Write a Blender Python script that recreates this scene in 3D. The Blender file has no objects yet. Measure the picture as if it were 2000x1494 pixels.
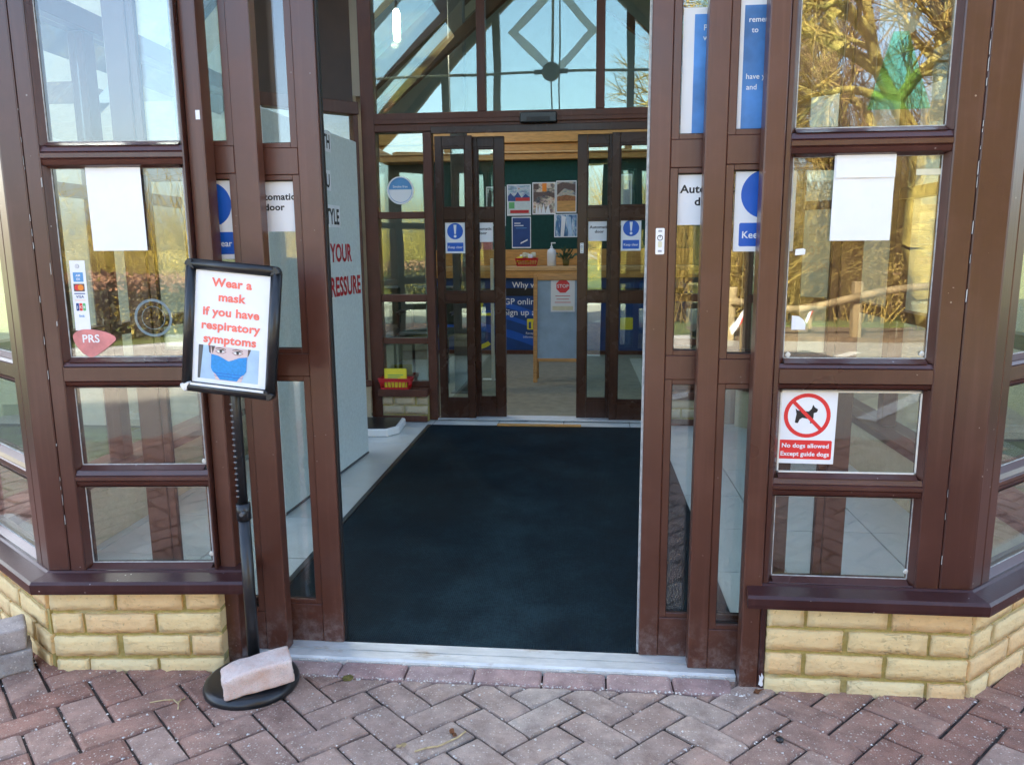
import bpy, bmesh, math, random
import numpy as np
from mathutils import Matrix, Vector, noise as mnoise

C = bpy.context.scene.collection
SC = bpy.context.scene
R = math.radians
random.seed(7)

# ------------------------------------------------------------------ camera
cam_d = bpy.data.cameras.new('camera')
cam = bpy.data.objects.new('camera', cam_d)
C.objects.link(cam)
cam_d.sensor_width = 36.0
cam_d.lens = 36.0 * 1490 / 2000
cam_d.clip_start = 0.05
cam_d.clip_end = 2000
cx, cy, cz = (0.99528158, 0.09670853, -0.00787691), (-0.00897031, 0.17254359, 0.98496104), (0.09661324, -0.98024291, 0.17259696)
cam.matrix_world = Matrix(((cx[0], cy[0], cz[0], 0), (cx[1], cy[1], cz[1], 0), (cx[2], cy[2], cz[2], 1.18), (0, 0, 0, 1)))
SC.camera = cam

# ------------------------------------------------------------------ sky, sun, exposure
SUN_EL, SUN_AZ = R(35), R(-24)            # azimuth measured from +Y (behind the building) towards +X
world = bpy.data.worlds.new('World')
SC.world = world
world.use_nodes = True
wn = world.node_tree
bg = wn.nodes['Background']
sky = wn.nodes.new('ShaderNodeTexSky')
sky.sky_type = 'NISHITA'
sky.sun_disc = False
sky.sun_elevation = SUN_EL
sky.sun_rotation = SUN_AZ
sky.air_density = 1.0
sky.dust_density = 3.6
sky.ozone_density = 0.75
wn.links.new(sky.outputs[0], bg.inputs[0])
bg.inputs[1].default_value = 0.15
sun_d = bpy.data.lights.new('sun', 'SUN')
sun_d.energy = 5.0
sun_d.angle = R(0.5)
sun_d.color = (1.0, 0.93, 0.82)
sun = bpy.data.objects.new('sun', sun_d)
C.objects.link(sun)
sdir = Vector((math.sin(SUN_AZ) * math.cos(SUN_EL), math.cos(SUN_AZ) * math.cos(SUN_EL), math.sin(SUN_EL)))
sun.rotation_euler = sdir.to_track_quat('Z', 'Y').to_euler()
SC.view_settings.view_transform = 'Standard'
SC.view_settings.look = 'None'
SC.view_settings.exposure = 2.8
SC.view_settings.gamma = 1.0
SC.view_settings.use_curve_mapping = False
SC.cycles.max_bounces = 14
SC.cycles.diffuse_bounces = 5
SC.cycles.glossy_bounces = 6
SC.cycles.transparent_max_bounces = 40
SC.cycles.use_denoising = True
SC.cycles.caustics_reflective = False
SC.cycles.caustics_refractive = False
SC.cycles.sample_clamp_indirect = 6

# ------------------------------------------------------------------ materials
def newmat(name):
    m = bpy.data.materials.new(name)
    m.use_nodes = True
    nt = m.node_tree
    return m, nt, nt.nodes['Principled BSDF']

def N(nt, kind, **kw):
    n = nt.nodes.new('ShaderNode' + kind)
    for k, v in kw.items():
        if k in n.inputs:
            n.inputs[k].default_value = v
        else:
            setattr(n, k, v)
    return n

def ramp(nt, stops, fac):
    r = nt.nodes.new('ShaderNodeValToRGB')
    el = r.color_ramp.elements
    while len(el) < len(stops):
        el.new(0.5)
    for e, (p, c) in zip(el, stops):
        e.position = p
        e.color = (c[0], c[1], c[2], 1)
    nt.links.new(fac, r.inputs[0])
    return r.outputs[0]

def mix(nt, fac, a, b, blend='MIX'):
    n = nt.nodes.new('ShaderNodeMix')
    n.data_type = 'RGBA'
    n.blend_type = blend
    for sock, v in ((n.inputs[0], fac), (n.inputs[6], a), (n.inputs[7], b)):
        if hasattr(v, 'node'):
            nt.links.new(v, sock)
        elif isinstance(v, (int, float)):
            sock.default_value = v
        else:
            sock.default_value = (v[0], v[1], v[2], 1)
    return n.outputs[2]

def math_n(nt, op, a, b=None, clamp=False):
    n = nt.nodes.new('ShaderNodeMath')
    n.operation = op
    n.use_clamp = clamp
    for i, v in enumerate((a, b)):
        if v is None:
            continue
        if hasattr(v, 'node'):
            nt.links.new(v, n.inputs[i])
        else:
            n.inputs[i].default_value = v
    return n.outputs[0]

def coords(nt, kind='Object', scale=(1, 1, 1)):
    tc = nt.nodes.new('ShaderNodeTexCoord')
    mp = nt.nodes.new('ShaderNodeMapping')
    mp.inputs['Scale'].default_value = scale
    if kind == 'World':
        g = nt.nodes.new('ShaderNodeNewGeometry')
        nt.links.new(g.outputs['Position'], mp.inputs[0])
    else:
        nt.links.new(tc.outputs[kind], mp.inputs[0])
    return mp.outputs[0]

def noise_n(nt, co, scale, detail=4, rough=0.55):
    n = N(nt, 'TexNoise')
    n.inputs['Scale'].default_value = scale
    n.inputs['Detail'].default_value = detail
    n.inputs['Roughness'].default_value = rough
    nt.links.new(co, n.inputs['Vector'])
    return n.outputs[0]

def bump(nt, bs, h, strength, dist=0.002):
    b = nt.nodes.new('ShaderNodeBump')
    b.inputs['Strength'].default_value = strength
    b.inputs['Distance'].default_value = dist
    nt.links.new(h, b.inputs['Height'])
    nt.links.new(b.outputs[0], bs.inputs['Normal'])

def surf(name, col, rough=0.5, var=0.15, scale=12, bmp=0.0, bscale=80, stretch=(1, 1, 1), metal=0.0, spec=0.5, kind='World', coat=0.0):
    m, nt, bs = newmat(name)
    co = coords(nt, kind, stretch)
    n1 = noise_n(nt, co, scale, 5)
    lo = [c * (1 - var) for c in col]
    hi = [min(1, c * (1 + var)) for c in col]
    c = ramp(nt, [(0.3, lo), (0.7, hi)], n1)
    nt.links.new(c, bs.inputs['Base Color'])
    bs.inputs['Roughness'].default_value = rough
    bs.inputs['Metallic'].default_value = metal
    bs.inputs['Specular IOR Level'].default_value = spec
    bs.inputs['Coat Weight'].default_value = coat
    if bmp:
        bump(nt, bs, noise_n(nt, co, bscale, 4), bmp)
    return m

def paint(name, col, rough, chips=0.5, grain=0.25, spec=0.8, coat=0.35, splash=0.55):
    """old gloss paint on wood: faint vertical brush grain, small pale chips and dust"""
    m, nt, bs = newmat(name)
    co = coords(nt, 'World')
    cs = coords(nt, 'World', (40, 40, 2.2))
    g = noise_n(nt, cs, 3.0, 5, 0.6)
    n1 = noise_n(nt, co, 3.0, 4)
    base = ramp(nt, [(0.25, [c * 0.78 for c in col]), (0.75, [c * 1.22 for c in col])], n1)
    base = mix(nt, math_n(nt, 'MULTIPLY', g, 0.25), base, [c * 1.5 for c in col])
    v = N(nt, 'TexVoronoi')
    v.inputs['Scale'].default_value = 38
    nt.links.new(co, v.inputs['Vector'])
    msk = noise_n(nt, co, 9.0, 2)
    spot = math_n(nt, 'LESS_THAN', v.outputs['Distance'], 0.085)
    spot = math_n(nt, 'MULTIPLY', spot, math_n(nt, 'GREATER_THAN', msk, 0.60 - 0.04 * chips))
    base = mix(nt, math_n(nt, 'MULTIPLY', spot, 0.55 * chips), base, (0.5, 0.45, 0.42))
    stk = noise_n(nt, coords(nt, 'World', (26, 26, 1.3)), 1.6, 4, 0.6)
    dust = math_n(nt, 'MULTIPLY', math_n(nt, 'SUBTRACT', noise_n(nt, co, 6.0, 6, 0.7), 0.50, True), 1.0, True)
    dust = math_n(nt, 'ADD', dust, math_n(nt, 'MULTIPLY', math_n(nt, 'SUBTRACT', stk, 0.54, True), 1.6), True)
    zz = N(nt, 'SeparateXYZ'); nt.links.new(co, zz.inputs[0])
    low = math_n(nt, 'MULTIPLY', math_n(nt, 'SUBTRACT', 0.17, zz.outputs[2], True), 5.5, True)
    spl = math_n(nt, 'MULTIPLY', low, math_n(nt, 'MULTIPLY', math_n(nt, 'SUBTRACT', noise_n(nt, co, 34, 6, 0.75), 0.46, True), 5, True))
    base = mix(nt, dust, base, [c * 1.6 + 0.02 for c in col])
    base = mix(nt, math_n(nt, 'MULTIPLY', spl, splash), base, (0.30, 0.25, 0.22))
    nt.links.new(base, bs.inputs['Base Color'])
    rr = ramp(nt, [(0.3, (rough * 0.8,) * 3), (0.7, (rough * 1.25,) * 3)], n1)
    nt.links.new(rr, bs.inputs['Roughness'])
    bs.inputs['Specular IOR Level'].default_value = spec
    bs.inputs['Coat Weight'].default_value = coat
    bs.inputs['Coat Roughness'].default_value = 0.22
    bump(nt, bs, g, grain, 0.0012)
    return m

def glass_mat(name, r0, tint, wav=0.012, refl=(1, 1, 1)):
    m, nt, bs = newmat(name)
    nt.nodes.remove(bs)
    out = nt.nodes['Material Output']
    lw = nt.nodes.new('ShaderNodeLayerWeight')
    lw.inputs['Blend'].default_value = 0.5
    p5 = math_n(nt, 'POWER', lw.outputs['Facing'], 5.0)
    fac = math_n(nt, 'ADD', math_n(nt, 'MULTIPLY', p5, 1 - r0), r0, True)
    tr = nt.nodes.new('ShaderNodeBsdfTransparent')
    tr.inputs[0].default_value = (*tint, 1)
    gl = nt.nodes.new('ShaderNodeBsdfGlossy')
    gl.inputs['Roughness'].default_value = 0.0
    gl.inputs['Color'].default_value = (*refl, 1)
    co = coords(nt, 'World')
    b = nt.nodes.new('ShaderNodeBump')
    b.inputs['Strength'].default_value = 1.0
    b.inputs['Distance'].default_value = wav
    nt.links.new(noise_n(nt, co, 2.2, 1, 0.3), b.inputs['Height'])
    nt.links.new(b.outputs[0], gl.inputs['Normal'])
    mx = nt.nodes.new('ShaderNodeMixShader')
    nt.links.new(fac, mx.inputs[0])
    nt.links.new(tr.outputs[0], mx.inputs[1])
    nt.links.new(gl.outputs[0], mx.inputs[2])
    nt.links.new(mx.outputs[0], out.inputs[0])
    return m

M = {}
M['paint'] = paint('brown_frame_paint', (0.058, 0.0180, 0.0125), 0.31, 0.9, 0.3, 0.55, 0.25)
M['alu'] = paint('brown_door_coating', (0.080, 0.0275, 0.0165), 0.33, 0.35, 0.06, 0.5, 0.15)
M['sill'] = paint('plum_sill_paint', (0.042, 0.0135, 0.0130), 0.36, 0.9, 0.3, 0.4, 0.05)
M['inner'] = paint('red_brown_timber_stain', (0.085, 0.028, 0.016), 0.42, 0.1, 0.2, 0.35, 0.0, 0.1)
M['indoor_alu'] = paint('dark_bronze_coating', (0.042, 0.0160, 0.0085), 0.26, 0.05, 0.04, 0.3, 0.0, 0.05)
M['glass'] = glass_mat('window_glass', 0.088, (0.93, 0.965, 0.955), 0.0030)
M['iglass'] = glass_mat('inner_screen_glass', 0.135, (0.90, 0.97, 0.94), 0.0016, (0.88, 1, 0.93))
M['bead'] = surf('grey_glazing_gasket', (0.42, 0.43, 0.42), 0.5, 0.3, 60)
M['gasket'] = surf('black_door_gasket', (0.012, 0.012, 0.013), 0.5, 0.2)
M['rub'] = surf('black_plastic', (0.012, 0.013, 0.015), 0.32, 0.25, 40, 0.05, 300)
M['white'] = surf('white_paper', (0.80, 0.82, 0.84), 0.6, 0.03, 8, 0.15, 9)
M['whitep'] = surf('white_plastic', (0.78, 0.78, 0.76), 0.35, 0.04)
M['thr'] = surf('aluminium_threshold', (0.68, 0.70, 0.70), 0.42, 0.16, 18, 0.1, 90, (1, 6, 1), 0.35)
M['red'] = surf('red_print', (0.70, 0.030, 0.030), 0.5, 0.05)
M['redtxt'] = surf('orange_red_ink', (0.86, 0.19, 0.135), 0.55, 0.05)
M['redvinyl'] = surf('red_vinyl_letters', (0.48, 0.016, 0.026), 0.4, 0.1)
M['blue'] = surf('blue_print', (0.010, 0.105, 0.50), 0.45, 0.06)
M['dblue'] = surf('dark_blue_print', (0.008, 0.055, 0.22), 0.45, 0.1)
M['black'] = surf('black_ink', (0.012, 0.012, 0.014), 0.5, 0.1)
M['grey_ink'] = surf('grey_ink', (0.35, 0.36, 0.38), 0.6, 0.05)
M['green'] = surf('green_noticeboard_felt', (0.006, 0.050, 0.040), 0.9, 0.15, 30, 0.3, 300)
M['felt'] = surf('grey_felt_board', (0.60, 0.67, 0.65), 0.95, 0.07, 60, 0.5, 500)
M['wood'] = surf('honey_pine', (0.52, 0.265, 0.075), 0.4, 0.22, 5, 0.1, 30, (2, 14, 14))
M['counter'] = surf('beech_counter', (0.60, 0.36, 0.15), 0.35, 0.12, 4, 0.05, 30, (2, 14, 14))
M['yellow'] = surf('yellow_leaflet', (0.80, 0.70, 0.04), 0.55, 0.06)
M['redplastic'] = surf('red_plastic', (0.50, 0.012, 0.018), 0.35, 0.08)
M['tile'] = None
M['plaster'] = surf('cream_plaster', (0.62, 0.56, 0.45), 0.85, 0.05, 4)
M['hallwall'] = surf('grey_green_hall_wall', (0.13, 0.15, 0.14), 0.8, 0.06)
M['ceil'] = surf('white_ceiling', (0.50, 0.52, 0.47), 0.9, 0.03)
M['carpet'] = surf('beige_carpet', (0.21, 0.20, 0.145), 0.95, 0.16, 14, 0.5, 300)
M['rafter'] = surf('dark_stained_rafter', (0.050, 0.024, 0.016), 0.5, 0.2, 6, 0.2, 40)
M['roof'] = surf('brown_roof_tiles', (0.14, 0.085, 0.06), 0.85, 0.2, 4, 0.4, 12)
M['grout'] = surf('grey_grout', (0.16, 0.16, 0.15), 0.9, 0.2)
M['kerb'] = surf('concrete', (0.32, 0.31, 0.29), 0.9, 0.14, 16, 0.3, 120)
M['notch'] = surf('dull_grey_notch', (0.16, 0.165, 0.17), 0.6, 0.1)
M['column'] = surf('grey_steel', (0.085, 0.09, 0.095), 0.45, 0.1)

# hard rubber entrance mat, dark blue-black with fine ribs
m, nt, bs = newmat('black_rubber_mat')
co = coords(nt, 'World')
w = N(nt, 'TexWave'); w.inputs['Scale'].default_value = 48; w.bands_direction = 'X'
nt.links.new(co, w.inputs['Vector'])
w2 = N(nt, 'TexWave'); w2.inputs['Scale'].default_value = 48; w2.bands_direction = 'Y'
nt.links.new(co, w2.inputs['Vector'])
hh = math_n(nt, 'ADD', w.outputs[1], w2.outputs[1])
sx_ = N(nt, 'SeparateXYZ'); nt.links.new(co, sx_.inputs[0])
trk = math_n(nt, 'SUBTRACT', 1.0, math_n(nt, 'MULTIPLY', math_n(nt, 'ABSOLUTE', math_n(nt, 'ADD', sx_.outputs[0], 0.27)), 2.1), True)
nr = math_n(nt, 'SUBTRACT', 1.0, math_n(nt, 'MULTIPLY', math_n(nt, 'SUBTRACT', sx_.outputs[1], 2.08), 0.45), True)
wear = math_n(nt, 'MULTIPLY', trk, math_n(nt, 'ADD', math_n(nt, 'MULTIPLY', nr, 0.8), 0.2))
d = math_n(nt, 'ADD', math_n(nt, 'MULTIPLY', noise_n(nt, co, 4, 7, 0.72), 0.5), math_n(nt, 'MULTIPLY', noise_n(nt, co, 170, 3, 0.7), 0.45))
d = math_n(nt, 'ADD', d, math_n(nt, 'MULTIPLY', wear, 0.13))
nt.links.new(ramp(nt, [(0.40, (0.0008, 0.0060, 0.0105)), (0.52, (0.0022, 0.0145, 0.0230)), (0.66, (0.017, 0.044, 0.056))], d), bs.inputs['Base Color'])
bs.inputs['Roughness'].default_value = 0.6
bs.inputs['Specular IOR Level'].default_value = 0.16
bump(nt, bs, hh, 0.8, 0.003)
M['mat'] = m

# pale grey floor tiles
m, nt, bs = newmat('grey_floor_tile')
oi = N(nt, 'ObjectInfo')
co = coords(nt, 'World')
c = ramp(nt, [(0.0, (0.56, 0.58, 0.55)), (1.0, (0.64, 0.655, 0.62))], oi.outputs['Random'])
c = mix(nt, 0.35, c, ramp(nt, [(0.35, (0.48, 0.49, 0.46)), (0.65, (0.68, 0.69, 0.66))], noise_n(nt, co, 6, 7, 0.65)))
nt.links.new(c, bs.inputs['Base Color'])
bs.inputs['Roughness'].default_value = 0.28
bump(nt, bs, noise_n(nt, co, 35, 3), 0.08)
M['tile'] = m

# buff creased facing bricks: colour differs from brick to brick
def brick_mat(name, c0, c1, c2):
    m, nt, bs = newmat(name)
    oi = N(nt, 'ObjectInfo')
    co = coords(nt, 'World')
    c = ramp(nt, [(0.0, c0), (0.5, c1), (1.0, c2)], oi.outputs['Random'])
    sm = noise_n(nt, co, 22, 6, 0.65)
    c = mix(nt, 0.40, c, ramp(nt, [(0.3, [v * 0.80 for v in c1]), (0.7, [min(.9, v * 1.15) for v in c1])], sm))
    fleck = noise_n(nt, co, 120, 2, 0.5)
    c = mix(nt, math_n(nt, 'MULTIPLY', math_n(nt, 'SUBTRACT', 0.37, fleck, True), 5, True), c, [v * 0.5 for v in c1])
    # creases of the hand-thrown face: thin wavy dark lines, mostly level
    cw = coords(nt, 'World', (9, 9, 20))
    wv = noise_n(nt, cw, 2.6, 3, 0.6)
    cre = math_n(nt, 'ABSOLUTE', math_n(nt, 'SUBTRACT', wv, 0.5))
    line = math_n(nt, 'SUBTRACT', 1.0, math_n(nt, 'MULTIPLY', cre, 34), True)
    gate = math_n(nt, 'MULTIPLY', math_n(nt, 'SUBTRACT', noise_n(nt, co, 11, 2), 0.52, True), 7, True)
    line = math_n(nt, 'MULTIPLY', line, gate)
    c = mix(nt, math_n(nt, 'MULTIPLY', line, 0.30), c, [v * 0.45 for v in c1])
    nt.links.new(c, bs.inputs['Base Color'])
    bs.inputs['Roughness'].default_value = 0.9
    h = math_n(nt, 'SUBTRACT', math_n(nt, 'ADD', math_n(nt, 'MULTIPLY', sm, 0.6), math_n(nt, 'MULTIPLY', wv, 1.2)), math_n(nt, 'MULTIPLY', line, 0.7))
    bump(nt, bs, h, 0.7, 0.006)
    return m
M['brick'] = brick_mat('buff_brick', (0.80, 0.515, 0.255), (0.82, 0.62, 0.31), (0.79, 0.66, 0.385))
M['brick_in'] = brick_mat('pale_brick', (0.52, 0.43, 0.27), (0.55, 0.46, 0.31), (0.50, 0.42, 0.28))

# mortar, in places greened by algae
m, nt, bs = newmat('algae_stained_mortar')
co = coords(nt, 'World')
a = noise_n(nt, co, 7, 4)
c = mix(nt, ramp(nt, [(0.32, (0, 0, 0)), (0.5, (1, 1, 1))], a), (0.56, 0.49, 0.31), (0.46, 0.36, 0.10))
c = mix(nt, 0.3, c, ramp(nt, [(0.3, (0.1, 0.085, 0.03)), (0.7, (0.45, 0.4, 0.2))], noise_n(nt, co, 90, 3)))
nt.links.new(c, bs.inputs['Base Color'])
bs.inputs['Roughness'].default_value = 0.95
bump(nt, bs, noise_n(nt, co, 160, 4), 0.8, 0.004)
M['mortar'] = m

# concrete block pavers: red-brown, worn to grey where people walk to the door, speckled with pale aggregate
def paver_mat(name, c0, c1, grey, worn):
    m, nt, bs = newmat(name)
    oi = N(nt, 'ObjectInfo')
    co = coords(nt, 'World')
    c = ramp(nt, [(0.0, c0), (1.0, c1)], oi.outputs['Random'])
    if worn:
        sp = N(nt, 'SeparateXYZ'); nt.links.new(co, sp.inputs[0])
        dx = math_n(nt, 'ABSOLUTE', math_n(nt, 'SUBTRACT', sp.outputs[0], -0.14))
        path = math_n(nt, 'SUBTRACT', 1.25, math_n(nt, 'MULTIPLY', dx, 1.45), True)
        path = math_n(nt, 'MULTIPLY', path, math_n(nt, 'ADD', noise_n(nt, co, 5, 4, 0.6), 0.35), True)
        path = math_n(nt, 'ADD', math_n(nt, 'MULTIPLY', path, 0.80), math_n(nt, 'MULTIPLY', math_n(nt, 'SUBTRACT', oi.outputs['Random'], 0.72, True), 1.3), True)
        c = mix(nt, path, c, grey)
    c = mix(nt, 0.7, c, ramp(nt, [(0.3, (0.26, 0.24, 0.24)), (0.5, (0.52, 0.52, 0.52)), (0.72, (0.82, 0.80, 0.78))], noise_n(nt, co, 14, 7, 0.7)), 'OVERLAY')
    grit = noise_n(nt, co, 420, 2, 0.5)
    c = mix(nt, math_n(nt, 'MULTIPLY', math_n(nt, 'SUBTRACT', grit, 0.60, True), 6, True), c, (0.52, 0.44, 0.36))
    c = mix(nt, math_n(nt, 'MULTIPLY', math_n(nt, 'SUBTRACT', 0.40, grit, True), 5, True), c, [v * 0.45 for v in c0])
    v = N(nt, 'TexVoronoi'); v.inputs['Scale'].default_value = 135
    nt.links.new(co, v.inputs['Vector'])
    sep = N(nt, 'SeparateColor'); nt.links.new(v.outputs['Color'], sep.inputs[0])
    big = math_n(nt, 'MULTIPLY', math_n(nt, 'LESS_THAN', v.outputs['Distance'], 0.30), math_n(nt, 'GREATER_THAN', sep.outputs[0], 0.66))
    c = mix(nt, math_n(nt, 'MULTIPLY', big, math_n(nt, 'ADD', 0.25, math_n(nt, 'MULTIPLY', sep.outputs[1], 0.65))), c, (0.66, 0.58, 0.48))
    dirt = math_n(nt, 'MULTIPLY', math_n(nt, 'SUBTRACT', noise_n(nt, co, 8.5, 5, 0.7), 0.56, True), 5, True)
    c = mix(nt, math_n(nt, 'MULTIPLY', dirt, 0.55), c, [v_ * 0.38 for v_ in c0])
    nt.links.new(c, bs.inputs['Base Color'])
    bs.inputs['Roughness'].default_value = 0.88
    hsum = math_n(nt, 'ADD', grit, math_n(nt, 'MULTIPLY', noise_n(nt, co, 60, 4), 1.2))
    bump(nt, bs, hsum, 0.85, 0.0036)
    return m
M['paver'] = paver_mat('red_brown_block_paver', (0.285, 0.140, 0.100), (0.365, 0.210, 0.155), (0.45, 0.372, 0.310), True)
M['soldier'] = paver_mat('pinkish_edge_paver', (0.36, 0.22, 0.20), (0.42, 0.30, 0.275), (0.26, 0.2, 0.19), False)
M['block'] = paver_mat('grey_concrete_block', (0.36, 0.31, 0.28), (0.40, 0.37, 0.34), (0.3, 0.3, 0.3), False)
M['pinkbrick'] = paver_mat('pink_grey_brick', (0.80, 0.56, 0.47), (0.76, 0.62, 0.54), (0.5, 0.5, 0.5), False)
M['jsand'] = surf('joint_sand', (0.045, 0.034, 0.028), 0.95, 0.6, 60, 0.8, 300)
m, nt, bs = newmat('stained_aluminium')
co = coords(nt, 'World', (1, 3, 3))
c = ramp(nt, [(0.3, (0.55, 0.55, 0.52)), (0.7, (0.80, 0.79, 0.75))], noise_n(nt, co, 9, 5, 0.65))
st_ = math_n(nt, 'MULTIPLY', math_n(nt, 'SUBTRACT', noise_n(nt, co, 5, 6, 0.75), 0.57, True), 7, True)
c = mix(nt, math_n(nt, 'MULTIPLY', st_, 0.7), c, (0.33, 0.20, 0.075))
nt.links.new(c, bs.inputs['Base Color'])
bs.inputs['Metallic'].default_value = 0.25
bs.inputs['Roughness'].default_value = 0.45
bump(nt, bs, noise_n(nt, co, 60, 3), 0.15)
M['thr2'] = m
M['grit'] = surf('white_grit', (0.66, 0.62, 0.57), 0.8, 0.3, 200)
M['asphalt'] = surf('asphalt', (0.29, 0.255, 0.20), 0.9, 0.2, 30, 0.5, 250)
M['line'] = surf('worn_white_line', (0.62, 0.60, 0.52), 0.8, 0.2, 30)
M['grass'] = surf('winter_grass', (0.105, 0.125, 0.022), 0.95, 0.4, 9, 0.8, 60)
M['bark'] = surf('mossy_bark', (0.40, 0.315, 0.075), 0.9, 0.45, 6, 0.5, 30)
M['twig'] = surf('golden_twigs', (0.36, 0.245, 0.055), 0.85, 0.4, 2)
M['twig2'] = surf('brown_twigs', (0.25, 0.155, 0.065), 0.85, 0.4, 2)
M['willow'] = surf('yellow_willow_twigs', (0.38, 0.28, 0.04), 0.85, 0.35, 1.5)
M['hedge'] = surf('shaded_hedge_leaves', (0.040, 0.036, 0.014), 0.8, 0.5, 8)  # dark tone stands for the shaded face of the hedge
M['hedge_sunlit'] = surf('sunlit_copper_leaves', (0.22, 0.105, 0.05), 0.8, 0.4, 8)  # copper tone carries the sun on the hedge top
M['leaf'] = surf('dead_leaf', (0.30, 0.13, 0.055), 0.8, 0.35, 60)
M['litter'] = surf('leaf_litter', (0.13, 0.085, 0.045), 0.9, 0.5, 14, 0.8, 80)
M['straw'] = surf('pale_dry_stem', (0.55, 0.42, 0.22), 0.8, 0.2, 60)
M['moss'] = surf('moss', (0.12, 0.10, 0.025), 0.95, 0.4, 90)
M['rail'] = surf('weathered_timber', (0.26, 0.185, 0.085), 0.8, 0.2, 8, 0.3, 60)
M['chalk'] = surf('blue_grey_chalkboard', (0.30, 0.42, 0.55), 0.6, 0.14, 8, 0.1, 60)
M['skin'] = surf('printed_skin', (0.66, 0.52, 0.50), 0.6, 0.05, 30)
M['shade_skin'] = surf('printed_shaded_skin', (0.42, 0.29, 0.27), 0.6, 0.15, 60)
M['skyblue'] = surf('printed_pale_blue', (0.40, 0.56, 0.72), 0.6, 0.12, 18)
M['maskblue'] = surf('printed_mask_blue', (0.025, 0.26, 0.62), 0.6, 0.14, 160)
M['hair'] = surf('printed_brown_hair', (0.12, 0.08, 0.07), 0.6, 0.2, 60)
M['greenfilm'] = glass_mat('green_film', 0.012, (0.76, 0.97, 0.86), 0.0004)
M['redfilm'] = surf('faded_red_sticker', (0.62, 0.22, 0.21), 0.5, 0.22, 25)
M['sticky'] = surf('pale_tape', (0.66, 0.64, 0.46), 0.6, 0.08, 30)
M['seal'] = surf('white_silicone', (0.74, 0.73, 0.66), 0.5, 0.08, 40)
M['orange'] = surf('orange_print', (0.80, 0.24, 0.02), 0.5, 0.05)
M['amex'] = surf('card_blue_print', (0.10, 0.30, 0.58), 0.5, 0.05)
M['emblem'] = surf('faded_blue_print', (0.26, 0.33, 0.44), 0.5, 0.1)
M['poster_blue'] = surf('light_faded_blue_print', (0.075, 0.25, 0.60), 0.45, 0.5, 5)
M['gprint'] = surf('green_print', (0.12, 0.42, 0.16), 0.5, 0.1)
M['plant'] = surf('dark_leaf', (0.03, 0.07, 0.025), 0.6, 0.3, 60)
M['bronze'] = surf('dark_bronze_boss', (0.008, 0.008, 0.007), 0.3, 0.2)
M['rod'] = surf('pale_brass_rod', (0.42, 0.38, 0.27), 0.35, 0.1, metal=0.5)
m, nt, bs = newmat('glowing_bulb')
bs.inputs['Base Color'].default_value = (1, 0.9, 0.7, 1)
bs.inputs['Emission Color'].default_value = (1, 0.86, 0.60, 1)
bs.inputs['Emission Strength'].default_value = 9.0
M['bulb'] = m
m, nt, bs = newmat('frosted_pale_film')
tl = nt.nodes.new('ShaderNodeBsdfTranslucent'); tl.inputs[0].default_value = (0.86, 0.92, 0.97, 1)
mx = nt.nodes.new('ShaderNodeMixShader'); mx.inputs[0].default_value = 0.92
bs.inputs['Base Color'].default_value = (0.55, 0.62, 0.68, 1)
nt.links.new(bs.outputs[0], mx.inputs[1]); nt.links.new(tl.outputs[0], mx.inputs[2])
nt.links.new(mx.outputs[0], nt.nodes['Material Output'].inputs[0])
M['frost'] = m

# ------------------------------------------------------------------ builders
I4 = Matrix.Identity(4)

def frame(x, y, z=0.0, ang=0.0):
    return Matrix.Translation((x, y, z)) @ Matrix.Rotation(R(ang), 4, 'Z')

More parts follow.
